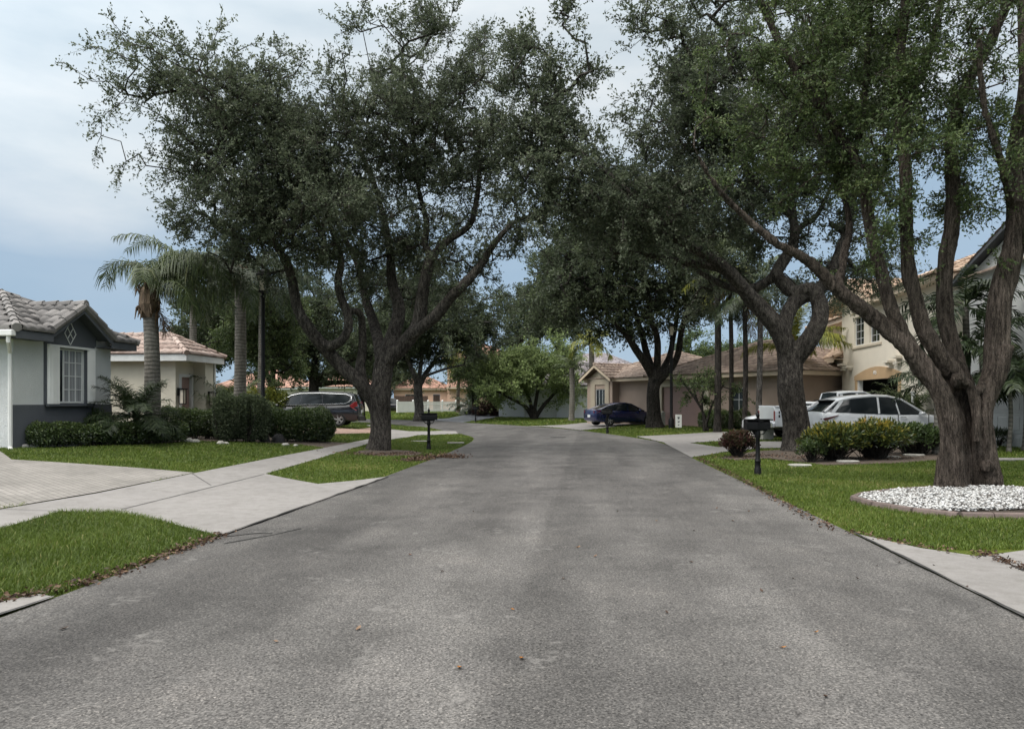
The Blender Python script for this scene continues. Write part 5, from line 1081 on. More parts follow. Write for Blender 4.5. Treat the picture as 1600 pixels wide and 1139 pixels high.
# ------------------------------------------------------------------ hedges and shrubs
def hedge(name, label, px, h, hw, n, lm, leaf=(.05,.03), seed=1, cat='hedge', group=None, taper=.0, lo=.05, world=None):
    rng = np.random.default_rng(seed); pts = np.array(world if world else [G(*p)[:2] for p in px]); seg = np.linalg.norm(np.diff(pts, axis=0), axis=1); cum = np.concatenate([[0], np.cumsum(seg)])
    s = rng.uniform(-hw*.7, cum[-1]+hw*.7, n); sc = np.clip(s, 0, cum[-1]-1e-6); i = np.searchsorted(cum, sc, 'right')-1; i = np.clip(i, 0, len(seg)-1)
    t = (pts[1:]-pts[:-1])/seg[:, None]; c = pts[i]+t[i]*(s-cum[i])[:, None]; nr = np.column_stack([-t[i][:, 1], t[i][:, 0]])
    end = np.clip((np.abs(s-cum[-1]/2)-cum[-1]/2)/(hw*.7), 0, 1); shrink = np.sqrt(1-end**2*.85)
    a = rng.uniform(0, 2*PI, n); k = 3.2; ca, sa = np.cos(a), np.sin(a); R = (np.abs(ca)**k+np.abs(sa)**k)**(-1/k)
    lump = 1+.09*np.sin(s*3.1+seed)+.08*np.sin(s*7+a*2)+.06*np.sin(s*13-a*3)+rng.normal(0, .05, n)
    u = (rng.random(n)**.30)*lump*shrink
    off = hw*R*ca*u; z = h*.5+h*.5*R*sa*u; z = np.maximum(z, lo+rng.uniform(0, .15, n))
    off *= np.where(z < h*.35, 1-taper, 1)
    x = c[:, 0]+nr[:, 0]*off; y = c[:, 1]+nr[:, 1]*off; g = H(x, y)
    base = np.array([pts[:, 0].mean(), pts[:, 1].mean(), 0]); base[2] = Hs(*base[:2]); root = thing(name, label, cat, base, 0, group)
    pos = np.column_stack([x, y, g+z]); d = np.column_stack([nr*ca[:, None]*.6, sa*.8])+rng.normal(size=(n, 3))*.7
    v, f = leaf_quads(pos, d, leaf[0]*rng.uniform(.6, 1.3, n), leaf[1]*rng.uniform(.7, 1.2, n), rng)
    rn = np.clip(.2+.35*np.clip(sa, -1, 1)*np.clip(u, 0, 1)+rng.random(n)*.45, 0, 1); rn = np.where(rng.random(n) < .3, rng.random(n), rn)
    np_mesh('foliage', v, f, M[lm], root, rnd=rn, origin=base)
    m = max(6, int(cum[-1]*26)); ss = rng.uniform(0, cum[-1], m); ii = np.clip(np.searchsorted(cum, ss, 'right')-1, 0, len(seg)-1); q = pts[ii]+t[ii]*(ss-cum[ii])[:, None]+rng.normal(0, hw*.25, (m, 2))
    p0 = np.column_stack([q, H(q[:, 0], q[:, 1])-.03]); p1 = p0+np.column_stack([rng.normal(0, hw*.35, (m, 2)), rng.uniform(.5, .92, m)*h])
    v, f = seg_tubes(p0, p1, np.full(m, .018), np.full(m, .007), 5); np_mesh('stems', v, f, M['bark_oak_far'], root, origin=base)
    return root
hedge('hedge', 'long low clipped hedge along the front of the grey house', [(60,699),(120,697),(200,695),(272,691)], .62, .42, 26000, 'leaf_hedge', (.062,.036), 1)
hedge('hedge', 'medium clipped hedge behind the low palm, running toward the lamp post', [(262,684),(300,685),(345,686)], .98, .45, 20000, 'leaf_hedge', (.06,.036), 2, taper=.3)
hedge('hedge', 'tall dark hedge block at the foot of the left lamp post', [(352,690),(385,691),(400,691)], 1.52, .55, 26000, 'leaf_oak_dark', (.06,.036), 3)
hedge('hedge', 'clipped rounded hedge in front of the black minivan', [(436,689),(470,690),(503,690)], 1.12, .55, 30000, 'leaf_hedge', (.06,.038), 4, taper=.15)
hedge('hedge', 'yellow-leaved shrub row behind the tall hedge by the cream house', [(318,664),(380,664),(440,664)], 1.8, .6, 18000, 'leaf_lime', (.15,.05), 5)
hedge('hedge', 'dark hedge in front of the mauve garage of the tan house', [(1105,669),(1135,670),(1160,670)], 1.0, .6, 12000, 'leaf_hedge', (.09,.05), 6)
hedge('hedge', 'low hedge under the palm trunks behind the white pickup', [(1160,661),(1200,662),(1240,662)], 1.1, .5, 7000, 'leaf_hedge', (.10,.055), 7)
hedge('hedge', 'reddish flowering hedge beside the small round tree', [(748,650),(775,650),(808,650)], 1.35, .9, 6000, 'leaf_red', (.18,.09), 8)
hedge('hedge', 'dark green foundation hedge along the far cream house', [(418,646),(450,647),(480,648)], 2.0, 1.0, 7000, 'leaf_green', (.2,.1), 9)
def shrub(name, label, px, py, rx, h, n, lm, leaf, seed, cat='shrub', group=None, stems=10, ry=None):
    rng = np.random.default_rng(seed); b = G(px, py); ry = ry or rx*.8; root = thing(name, label, cat, b, 0, group)
    m = max(10, n//16); d = unit(rng.normal(size=(m, 3))); d[:, 2] = np.abs(d[:, 2])*1.1-.25; c = d*(rng.random((m, 1))**.4)*np.array([rx, ry, h*.5])+np.array([0,0,h*.5])
    k = n//m; cc = np.repeat(c, k, 0); q = len(cc); cl = np.repeat(rng.random(m), k)
    dd = unit(np.repeat(d, k, 0)*.5+rng.normal(size=(q, 3))*.6+np.array([0,0,.45])); pos = cc+dd*leaf[0]*.7+rng.normal(size=(q,3))*.03
    pos[:, 2] = np.maximum(pos[:, 2], .04)
    v, f = leaf_quads(pos, dd, leaf[0]*rng.uniform(.6, 1.2, q), leaf[1]*rng.uniform(.7, 1.2, q), rng)
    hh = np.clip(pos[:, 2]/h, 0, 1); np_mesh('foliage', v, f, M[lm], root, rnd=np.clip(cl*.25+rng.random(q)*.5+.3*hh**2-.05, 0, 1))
    p0 = np.column_stack([rng.normal(0, rx*.12, (m, 2)), np.full(m, -.03)]); v, f = seg_tubes(p0, c, np.full(m, .012), np.full(m, .005), 4); np_mesh('stems', v, f, M['bark_oak_far'], root)
    return root
shrub('croton_shrub', 'yellow and green croton shrub just right of the right oak trunk', 1304, 719, .88, .98, 4600, 'leaf_croton', (.17,.045), 101)
shrub('croton_shrub', 'tallest yellow-topped croton shrub before the white crossover door', 1368, 717, .88, 1.03, 4600, 'leaf_croton', (.17,.045), 102)
shrub('croton_shrub', 'dark green shrub left of the foreground tree trunk', 1430, 710, .95, .85, 4200, 'leaf_hedge', (.13,.05), 103)
shrub('croton_shrub', 'low dark shrub at the foot of the right oak', 1268, 722, .35, .6, 1300, 'leaf_hedge', (.09,.035), 104)
shrub('copper_shrub', 'small dark red-leaved shrub left of the right mailbox post', 1152, 714, .50, .78, 3000, 'leaf_red', (.09,.05), 105)
shrub('croton_shrub', 'small yellow-leaved shrub below the window of the grey house', 100, 691, .5, 1.3, 2400, 'leaf_lime', (.11,.04), 106)
shrub('croton_shrub', 'small dark spiky shrub between the front hedge and low palm', 150, 691, .5, .95, 2000, 'leaf_hedge', (.14,.03), 107)
shrub('spiky_shrub', 'small spiky shrub at the foot of the slim palm by the grey garage', 1562, 697, .3, .45, 500, 'leaf_palm_dark', (.25,.02), 108)
shrub('croton_shrub', 'reddish dark shrub in front of the cream house garage', 315, 668, .7, 1.2, 1800, 'leaf_red', (.2,.045), 109)
shrub('shrub', 'leafy green shrub at the right end of the open garage', 1425, 682, .8, 1.9, 2600, 'leaf_green', (.13,.06), 110)
# ------------------------------------------------------------------ vehicles
def sect(x, w, zl, zh, cr=.02, ns=None):
    h = zh-zl
    half = [(.72*w, zl), (.93*w, zl+.05), (w, zl+.30*h), (w*.995, zl+.62*h), (w*.965, zl+.86*h), (w*.90, zl+.965*h), (w*.78, zh)]
    return [(x, y, z) for y, z in half]+[(x, w*.4, zh+cr*.8), (x, 0, zh+cr), (x, -w*.4, zh+cr*.8)]+[(x, -y, z) for y, z in half[::-1]]
def carcut(body, cutters):
    for m in cutters:
        c = m.build('cut', None); md = body.modifiers.new('b', 'BOOLEAN'); md.operation = 'DIFFERENCE'; md.object = c; md.solver = 'EXACT'
        me = evaluated(body); body.modifiers.clear(); body.data = me; bpy.data.objects.remove(c)
def cyl(x, y0, y1, z, r, n=28):
    m = MB(); m.loft([[(x+r*math.cos(2*PI*k/n), y, z+r*math.sin(2*PI*k/n)) for k in range(n)] for y in (y0, y1)]); return m
def wheel(root, x, y, z, r, s, spokes=5, w=.21):
    b = MB(); prof = [(r*.66, -w/2), (r*.93, -w/2), (r, -w/2+.03), (r, w/2-.03), (r*.93, w/2), (r*.66, w/2)]
    n = 28; b.loft([[(q*math.cos(2*PI*k/n), t, q*math.sin(2*PI*k/n)) for k in range(n)] for q, t in prof]+[[(prof[0][0]*math.cos(2*PI*k/n), prof[0][1], prof[0][0]*math.sin(2*PI*k/n)) for k in range(n)]], cap=False)
    wh = b.build('wheel', M['rubber'], root, smooth=True); wh.location = (x, y, z)
    b = MB(); yo = s*w*.42; b.loft([[(q*math.cos(2*PI*k/n), t, q*math.sin(2*PI*k/n)) for k in range(n)] for q, t in ((r*.67, -w*.4), (r*.70, yo), (r*.60, yo), (r*.57, yo-s*.05))], cap=False)
    for i in range(spokes):
        a = 2*PI*i/spokes
        for da in (-.17, .17):
            p = [(r*.12*math.cos(a), yo-s*.01, r*.12*math.sin(a)), (r*.62*math.cos(a+da), yo-s*.005, r*.62*math.sin(a+da))]; b.tube(p, [r*.085, r*.07], 6)
    b.loft([[(q*math.cos(2*PI*k/12), t, q*math.sin(2*PI*k/12)) for k in range(12)] for q, t in ((r*.17, yo-s*.04), (r*.16, yo+s*.012))])
    b.build('rim', M['rim'], wh, smooth=True)
    b = MB(); b.loft([[(r*.6*math.cos(2*PI*k/n), t, r*.6*math.sin(2*PI*k/n)) for k in range(n)] for t in (yo-s*.09, yo-s*.075)]); b.build('brake_disc', M['rubber'], wh)
def ghs(x, wb, zb, wt, zt):
    return [(x, wb, zb), (x, wb*.6+wt*.4, zb+(zt-zb)*.45), (x, wt, zt-.03), (x, wt*.86, zt), (x, 0, zt+.02), (x, -wt*.86, zt), (x, -wt, zt-.03), (x, -wb*.6-wt*.4, zb+(zt-zb)*.45), (x, -wb, zb)]
def car(name, label, cat, loc, rz, bm, secs, gh, wx, wr, pillars, roof, spokes=5, trim=None, handles=(), mirror=None, lights=None, tails=None, plates=(), extras=None, group=None):
    root = thing(name, label, cat, loc, rz, group)
    b = MB(); b.loft([sect(*s) for s in secs]); body = b.build('body', M[bm], root)
    W = max(s[1] for s in secs)
    cuts = []
    for x in wx:
        for s in (1, -1): cuts.append(cyl(x, s*(W-.30), s*(W+.2), wr+.0, wr+.06))
    carcut(body, cuts); shade(body.data, 35)
    if not body.data.materials: body.data.materials.append(M[bm])
    for x in wx:
        for s in (1, -1): wheel(root, x, s*(W-.115), wr, wr, s, spokes)
    g = [ghs(*q) for q in gh]
    b = MB(); b.loft(g); b.build('windows', M['glass'], root, smooth=True)
    b = MB()
    i0, i1 = roof
    rs = []
    for q in gh[i0:i1+1]:
        x, wb, zb, wt, zt = q
        rs.append([(x, wt*1.015, zt-.085), (x, wt*1.01, zt-.02), (x, wt*.86, zt+.014), (x, 0, zt+.034), (x, -wt*.86, zt+.014), (x, -wt*1.01, zt-.02), (x, -wt*1.015, zt-.085), (x, 0, zt-.1)])
    b.loft(rs)
    for s in (1, -1):     # rails from bonnet over the roof edge to the tail
        pts = [(gh[0][0]+.02, s*gh[0][1]*.97, gh[0][2])]+[(q[0], s*q[3]*.985, q[4]-.045) for q in gh[i0:i1+1]]+[(gh[-1][0]-.02, s*gh[-1][1]*.96, gh[-1][2])]
        b.tube(pts, .042, 8)
        for (xb, xt, pw) in pillars:
            def gp(x, top):
                for a, c in zip(gh[:-1], gh[1:]):
                    lo, hi = sorted((a[0], c[0]))
                    if lo <= x <= hi:
                        t = (x-a[0])/(c[0]-a[0]+1e-9); return [a[k]+(c[k]-a[k])*t for k in range(5)]
                return gh[0]
            A = gp(xb, 0); T = gp(xt, 1)
            sec = []
            for f in (0, .45, 1):
                wy = A[1]+(T[3]-A[1])*f*(.9 if f == .45 else 1); z = A[2]+(T[4]-.05-A[2])*f; x = xb+(xt-xb)*f
                sec.append([(x-pw/2, s*(wy+.012), z), (x+pw/2, s*(wy+.012), z), (x+pw/2, s*(wy-.03), z), (x-pw/2, s*(wy-.03), z)])
            b.loft(sec)
    b.build('roof', M[bm], root, smooth=True)
    if trim:
        for s in (1, -1):
            b = MB(); b.tube([(x, s*y, z) for x, y, z in trim], .018, 6); b.build('window_trim', M['chrome'], root, smooth=True)
    for (x, z) in handles:
        for s in (1, -1):
            b = MB(); b.tube([(x-.1, s*(W-.005), z), (x-.08, s*(W+.025), z), (x+.08, s*(W+.025), z), (x+.1, s*(W-.005), z)], .016, 6); b.build('door_handle', M[bm] if bm != 'car_white' else M['chrome'], root)
    if mirror:
        for s in (1, -1):
            b = MB(); x, z = mirror; b.lathe([(0,-.08),(.09,-.06),(.11,0),(.08,.06),(0,.07)], (x, s*(W+.08), z), 10); b.box(x-.03, x+.05, min(s*(W-.1), s*(W+.08)), max(s*(W-.1), s*(W+.08)), z-.07, z-.03); b.build('wing_mirror', M[bm], root, smooth=True)
    for nm, arr in (('headlight', lights), ('tail_light', tails)):
        for q in arr or ():
            poly, mm = q
            for s in (1, -1):
                b = MB(); n = len(poly); b.add([(x, s*y, z) for x, y, z in poly]+[(x*.985, s*(y-.05), z) for x, y, z in poly], [tuple(range(n)), tuple(range(2*n-1, n-1, -1))]+[(i, (i+1) % n, n+(i+1) % n, n+i) for i in range(n)])
                b.build(nm, M[mm], root, bevel=.006)
    for (x, z, d) in plates:
        b = MB(); b.box(min(x, x+d*.015), max(x, x+d*.015), -.16, .16, z-.08, z+.08); b.build('number_plate', M['plate'], root)
    if extras: extras(root, W)
    return root
def gap(b, x, W, z0, z1):     # door shut line, slightly proud dark line
    for s in (1, -1):
        y = s*(W+.0025); b.box(x-.006, x+.006, min(y, y-s*.02), max(y, y-s*.02), z0, z1)
def lines(root, W, xs, z0, z1):
    b = MB(); [gap(b, x, W, z0, z1) for x in xs]; b.build('door_gap', M['rubber'], root)
# white crossover, rear to the left, nose (+x) to the right
sx, sy = (1370-CX)/F*26.2, 26.2; sz = Hs(sx, sy)
def ex(root, W):
    lines(root, W, (-.95, .22, 1.30), .42, 1.0)
    b = MB()
    for s in (1, -1): b.prism([(-2.42,s*.2),(-2.36,s*.86),(-.0,s*.955),(2.3,s*.9),(2.44,s*.2)] if s > 0 else [(2.44,-.2),(2.3,-.9),(0,-.955),(-2.36,-.86),(-2.42,-.2)], .17, .36)
    b.build('sill_cladding', M['rubber'], root)
    b = MB(); b.box(-2.02,-1.7,-.6,.6,1.47,1.51); b.build('rear_spoiler', M['rubber'], root, bevel=.012)
car('crossover_car', 'white crossover car with dark windows parked side-on behind the croton shrubs', 'car', (sx, sy, sz), .06, 'car_white',
 [(-2.42,.70,.48,.95,.0),(-2.36,.82,.34,1.06),(-2.2,.90,.24,1.12),(-1.6,.945,.22,1.10),(-.8,.95,.22,1.06),(.4,.95,.22,1.03),(1.0,.945,.22,1.02),(1.5,.94,.22,1.0),(2.0,.90,.24,.92),(2.3,.80,.28,.80),(2.44,.60,.36,.70)],
 [(-2.30,.80,1.09,.68,1.12),(-1.82,.85,1.07,.66,1.50),(-1.3,.87,1.05,.68,1.62),(-.6,.88,1.04,.69,1.68),(.0,.88,1.02,.68,1.67),(.5,.87,1.01,.66,1.56),(1.02,.84,1.0,.66,1.28),(1.36,.80,.99,.68,1.03)],
 (-1.42,1.42), .375, [(-.42,-.38,.07),(.30,.22,.05),(-2.02,-1.62,.13)], (1,5), 5, None, ((-.75,.93),(.40,.91)), (1.02,1.05),
 [([(2.40,.60,.66),(2.25,.82,.72),(2.02,.88,.78),(2.2,.83,.62)],'lamp_clear')], [([(-2.43,.70,.86),(-2.28,.89,.90),(-1.86,.955,1.0),(-1.95,.955,.94),(-2.3,.90,.80)],'lamp_dark')], ((-2.43,.72,-1),), ex)
# white pickup behind, rear to the left
px_, py_ = (1305-CX)/F*29.2, 29.2; pz = Hs(px_, py_)
def px2(root, W):
    for s in (1, -1):
        y = s*(W+.006)
        for poly in ([(-2.5,1.12),(-2.08,1.12),(-2.06,.98),(-2.5,.98)], [(-2.5,.95),(-2.12,.95),(-2.22,.82),(-2.34,.76),(-2.48,.74)]):
            b = MB(); q = poly if s < 0 else poly[::-1]; b.prismy(q, min(y, y-s*.01), max(y, y-s*.01)); b.build('emblem', M['red_sign'], root)
    b = MB(); b.box(-2.83,-2.72,-.9,.9,.46,.66); b.build('rear_bumper', M['chrome'], root, bevel=.03)
    b = MB(); b.box(-2.72,-.32,-.93,.93,1.24,1.30); b.build('bed_rail', M['car_white'], root, bevel=.02)
    b = MB()
    for z in (1.05,.9): b.box(-2.62,-2.57,-W-.02,-W,z-.05,z+.05)
    b.build('latch', M['rubber'], root); lines(root, W, (-.28,.85,1.5), .5, 1.1)
    b = MB(); b.box(-2.3,2.2,-.8,.8,.34,.44); b.build('chassis', M['rubber'], root)
car('pickup_truck', 'white pickup truck with red emblem on its bed behind the right oak trunk', 'truck', (px_, py_, pz), .02, 'car_white',
 [(-2.74,.92,.52,1.25,.0),(-2.70,.95,.46,1.26,0),(-1.5,.96,.44,1.26,0),(-.35,.96,.44,1.26,0),(.8,.96,.44,1.18),(1.45,.955,.44,1.14),(2.2,.93,.46,1.10),(2.65,.86,.5,1.04),(2.75,.75,.55,.95)],
 [(-.34,.86,1.25,.72,1.30),(-.22,.88,1.25,.70,1.80),(.2,.88,1.22,.71,1.86),(.8,.88,1.19,.70,1.86),(1.1,.87,1.17,.69,1.74),(1.72,.83,1.13,.70,1.17)],
 (-1.75,1.85), .39, [(.55,.5,.09),(-.12,-.1,.12)], (1,4), 6, None, ((.3,1.05),), (1.35,1.2),
 [([(2.72,.72,.9),(2.6,.88,.95),(2.6,.88,.75),(2.74,.72,.72)],'lamp_clear')], [([(-2.75,.78,1.1),(-2.75,.93,1.1),(-2.75,.93,.72),(-2.75,.78,.72)],'lamp_red')], ((-2.84,.56,-1),), px2)
# small white car, nose toward the road
sx, sy = (1190-CX)/F*31.0, 31.6; sx += 1.5; sz = Hs(sx, sy)
car('hatchback_car', 'white hatchback facing the road, nose poking out left of the pickup behind the right mailbox', 'car', (sx, sy, sz), PI-.15, 'car_white',
 [(-1.95,.70,.45,.95),(-1.85,.82,.3,1.0),(-1.2,.86,.22,.98),(0,.865,.22,.95),(.8,.86,.22,.95),(1.4,.84,.23,.90),(1.8,.76,.26,.80),(1.98,.56,.34,.66)],
 [(-1.9,.74,.98,.62,1.02),(-1.6,.78,.97,.60,1.36),(-1.0,.80,.96,.61,1.45),(-.1,.80,.95,.61,1.46),(.25,.79,.95,.60,1.40),(1.0,.74,.94,.62,.98)],
 (-1.22,1.25), .31, [(-.2,-.2,.07),(-1.1,-1.05,.09)], (1,4), 5, None, ((-.4,.82),(.45,.82)), (.68,.97),
 [([(1.93,.50,.66),(1.72,.74,.78),(1.5,.80,.84),(1.66,.76,.66)],'lamp_clear')], [([(-1.96,.6,.9),(-1.86,.8,.92),(-1.86,.8,.7),(-1.96,.6,.7)],'lamp_red')], ((1.985,.5,1),))
# black minivan: rear to the right, nose to the left
vx, vy = (487-CX)/F*38.3, 38.3; vz = Hs(vx, vy)
def vex(root, W): lines(root, W, (-.95,.35,1.35), .4, 1.1); b = MB(); b.box(-2.6,-2.5,-.85,.85,.28,.5); b.build('rear_bumper', M['rubber'], root, bevel=.03)
car('minivan', 'black minivan with chrome window outline parked behind the clipped hedge', 'van', (vx, vy, vz), PI+.05, 'car_black',
 [(-2.55,.78,.42,1.05,.0),(-2.48,.90,.32,1.12),(-2.3,.96,.24,1.15),(-1.6,.99,.22,1.13),(0,1.0,.22,1.08),(1.0,.99,.22,1.05),(1.7,.97,.22,1.0),(2.2,.90,.25,.88),(2.5,.75,.32,.74)],
 [(-2.46,.86,1.12,.74,1.16),(-2.26,.90,1.12,.74,1.62),(-1.8,.92,1.12,.76,1.72),(-.6,.93,1.09,.78,1.77),(.4,.92,1.06,.77,1.75),(.85,.91,1.05,.74,1.64),(1.5,.86,1.02,.72,1.28),(1.95,.80,.99,.72,1.02)],
 (-1.55,1.5), .36, [(-.75,-.7,.06),(.4,.3,.07)], (1,5), 5, [(1.5,.9,1.06),(.3,.985,1.1),(-1,.985,1.12),(-1.9,.96,1.16),(-2.15,.90,1.3),(-2.2,.83,1.52),(-1.9,.81,1.63),(-.6,.835,1.69),(.4,.825,1.67),(.85,.81,1.57),(1.5,.86,1.2)], ((-.5,.98),(.6,.95)), (1.5,1.08),
 [([(2.46,.72,.72),(2.2,.9,.8),(2.0,.95,.86),(2.25,.88,.68)],'lamp_clear')], [([(-2.46,.84,1.26),(-2.38,.93,1.25),(-2.12,.99,1.06),(-2.2,.99,.96),(-2.44,.93,.80),(-2.53,.82,.84)],'lamp_red')], ((-2.56,.75,-1),), vex)
# navy sedan: rear to the left-front, nose to the right-back
nx, ny = (972-CX)/F*47.4, 47.6; nz = Hs(nx, ny)
car('sedan_car', 'dark navy blue sedan parked on the paved drive of the tan house', 'car', (nx, ny, nz), .42, 'car_navy',
 [(-2.40,.70,.5,.98,.0),(-2.34,.82,.34,1.03),(-2.1,.89,.24,1.04),(-1.4,.92,.2,1.0),(-.4,.925,.2,.96),(.6,.92,.2,.93),(1.3,.91,.2,.91),(1.9,.86,.22,.82),(2.25,.74,.26,.70),(2.40,.55,.34,.6)],
 [(-2.0,.72,1.02,.60,1.05),(-1.35,.80,1.0,.60,1.30),(-.75,.83,.98,.62,1.43),(-.1,.84,.96,.62,1.46),(.35,.83,.95,.61,1.40),(1.25,.78,.92,.64,.97)],
 (-1.42,1.42), .335, [(-.05,-.05,.07)], (1,4), 5, None, ((-.75,.86),(.35,.84)), (.78,.98),
 [([(2.36,.5,.62),(2.15,.76,.72),(1.85,.84,.8),(2.1,.8,.62)],'lamp_clear')], [([(-2.42,.55,.96),(-2.33,.82,.98),(-2.02,.90,.96),(-2.33,.84,.80),(-2.42,.58,.80)],'lamp_red')], ((-2.415,.62,-1),))
# far dark car by the board fence
fx, fy = (610-CX)/F*82, 82; 
car('parked_car', 'dark parked car far away just left of the white picket fence', 'car', (fx, fy, Hs(fx, fy)), .2, 'car_black',
 [(-2.3,.7,.45,.95),(-2.2,.85,.26,1.0),(-1.2,.9,.2,.98),(.6,.9,.2,.94),(1.5,.88,.2,.9),(2.3,.6,.3,.65)], [(-2.1,.76,1,.62,1.05),(-1.6,.8,.99,.62,1.5),(0,.82,.97,.64,1.6),(.5,.8,.95,.62,1.5),(1.3,.76,.92,.64,.97)], (-1.4,1.4), .34, [(-.2,-.2,.08)], (1,3))

# ------------------------------------------------------------------ mailboxes, lamps, small things
def mailbox(label, g, rz, side=1):
    root = thing('mailbox', label, 'mailbox', g, rz, 'black post mailboxes along the road')
    b = MB(); b.lathe([(.075,-.05),(.075,.14),(.062,.16),(.062,.30),(.07,.31),(.05,.34),(.043,.80),(.06,.83),(.055,.95),(.045,.97),(.045,1.1)], n=14); b.build('post', M['black_metal'], root, smooth=True)
    b = MB(); w, h = .095, .12
    prof = [(-w,0),(-w,h)]+[(-w*math.cos(PI*t), h+.085*math.sin(PI*t)) for t in np.linspace(.08,.92,8)]+[(w,h),(w,0)]
    b.loft([[(x, y, 1.0+z) for y, z in prof] for x in (-.26, .25)]); b.build('box', M['black_metal'], root, smooth=True, bevel=.004)
    b = MB(); b.loft([[(x, y*1.08, 1.0-.006+z*1.04) for y, z in prof] for x in (side*.25, side*.285)]); b.tube([(side*.29,0,1.17),(side*.31,0,1.175),(side*.31,0,1.2),(side*.29,0,1.205)], .009, 6); b.build('box_door', M['black_metal'], root)
    b = MB(); b.box(-.27,.30,-.115,.115,1.215-.02,1.225); b.box(-.2,.2,-.05,.05,.965,.998); b.build('box_hood', M['black_metal'], root, bevel=.006)
    b = MB()
    for s in (-1, 1): b.tube([(s*.05,0,.88),(s*.13,0,.90),(s*.17,0,.95),(s*.13,0,.985)], .012, 6)
    b.build('scroll_bracket', M['black_metal'], root, smooth=True)
    b = MB(); b.lathe([(.05,1.21),(.05,1.235),(.022,1.25),(.03,1.27),(.042,1.30),(.038,1.33),(.018,1.36),(.012,1.375),(.02,1.39),(0,1.41)], n=12); b.build('finial', M['black_metal'], root, smooth=True)
    b = MB(); b.box(-.02,.0,-.112,-.098,1.06,1.2); b.box(-.02,.08,-.112,-.098,1.16,1.2); b.build('flag', M['black_metal'], root)
    return root
mbx = mailbox('black post mailbox with finial, the large one on the right lawn edge', G(1184,742), .05, -1)
copy_thing(mbx, G(670,703), PI+.1, 'black post mailbox with finial beside the left oak trunk')
copy_thing(mbx, G(949,677), -.5, 'black post mailbox standing before the navy sedan rear wheel')
copy_thing(mbx, G(743,659.5), 2.4, 'small far black post mailbox left of the small round tree')
def lamp(label, g, h, pr=.062):
    root = thing('street_lamp', label, 'street lamp', g, 0, 'black post street lamps')
    b = MB(); b.lathe([(.16,-.05),(.16,.5),(.11,.56),(pr,.62),(pr,h-.95),(pr*1.5,h-.93),(pr*1.5,h-.88),(pr*.7,h-.85),(pr*.7,h-.78)], n=14); b.build('post', M['black_metal'], root, smooth=True)
    b = MB(); b.loft([[(r*math.cos(PI/4+PI/2*k), r*math.sin(PI/4+PI/2*k), z) for k in range(4)] for r, z in ((.11,h-.72),(.205,h-.22))]); b.build('lamp_glass', M['lantern_glass'], root)
    b = MB(); b.box(-.12,.12,-.12,.12,h-.78,h-.72); b.loft([[(r*math.cos(PI/4+PI/2*k), r*math.sin(PI/4+PI/2*k), z) for k in range(4)] for r, z in ((.25,h-.22),(.25,h-.18),(.11,h-.04),(.04,h))])
    for k in range(4):
        a = PI/4+PI/2*k; b.tube([(.115*math.cos(a), .115*math.sin(a), h-.73), (.212*math.cos(a), .212*math.sin(a), h-.2)], .014, 5)
    b.build('lantern_frame', M['black_metal'], root); return root
g = at(411,24.6); lamp('black street lamp with tapered lantern rising from the tall hedge', g, P(411,421,24.6)[2]-g[2])
g = G(1049,669); lamp('black street lamp post in front of the mauve garage door', g, 6.0, .085)
g = at(645,56); lamp('thin street lamp with pale globe seen beside the shade tree', g, 5.6, .07) if False else None
g = G(1052,671); b = MB(); b.box(-.014,.014,.0,.012,-.1,.75); o = thing('yard_sign', 'small white yard sign on a stake at the lamp post foot', 'sign', (g[0]+.2,g[1]-.4,g[2]), 0)
b.build('stake', M['rubber'], o); b = MB(); b.box(-.17,.17,-.012,0,.12,.82); b.build('sign_panel', M['white_paint'], o, bevel=.01)
b = MB(); b.prismy([(-.06,.70),(.06,.70),(.05,.60),(0,.56),(-.05,.60)], -.018, -.012); b.prismy([(-.06,.45),(.05,.48),(.06,.42),(-.02,.38)], -.018, -.012); b.prismy([(-.05,.26),(0,.3),(.05,.26),(.0,.22)], -.018, -.012); b.build('emblem', M['slate'], o)
for px, py, s, lab in ((435,691,.21,'large dark rounded stone between the tall hedge and clipped hedge'),(414,690,.16,'smaller dark rounded stone tucked against the tall hedge')):
    g = G(px, py); b = MB(); b.lathe([(s*1.0,-.05),(s*1.05,.1*s),(s*.95,s*.7),(s*.7,s*1.15),(s*.3,s*1.35),(0,s*1.38)], n=12); o = b.build('rounded_stone', M['stone_dark'], smooth=True); o.location = g; tag(o, lab, 'stone')
for i, (px, py, s) in enumerate([(292,690,.16),(305,691,.13),(345,694,.14),(352,694,.10),(446,696,.11),(462,697,.09)]):
    g = G(px, py); b = MB(); b.lathe([(0,-.03),(s,-.02),(s*1.05,s*.3),(s*.6,s*.7),(0,s*.75)], n=8); o = b.build('garden_rock', M['stone_pale']); o.location = g; o.rotation_euler = (0,0,i); o.scale = (1.2,.8,1); tag(o, 'small pale rock lying in the mulch before the left hedges', 'rock', 'pale rocks before the hedges')
for px, py, s, lab in ((811,651,.5,'slim pale post left of the round tree trunk'),(817,652,.65,'stubby pale utility pedestal nearest the round tree trunk')):
    g = G(px, py); b = MB(); b.box(-.14 if s > .6 else -.08, .14 if s > .6 else .08, -.1, .1, 0, s); b.lathe([(.1,s),(.1,s+.04),(0,s+.1)], n=10); o = b.build('utility_pedestal', M['stone_pale'], bevel=.02); o.location = g; tag(o, lab, 'utility pedestal')
g = G(1036,665); b = MB(); b.box(-.12,.12,-.12,.12,0,.75); b.box(-.15,.15,-.15,.15,.75,.8); b.lathe([(.1,.8),(.06,.88),(0,.92)], n=10); o = b.build('garden_post', M['stone_pale'], bevel=.015); o.location = g; tag(o, 'short pale post at the right foot of the oak by the navy sedan', 'post')
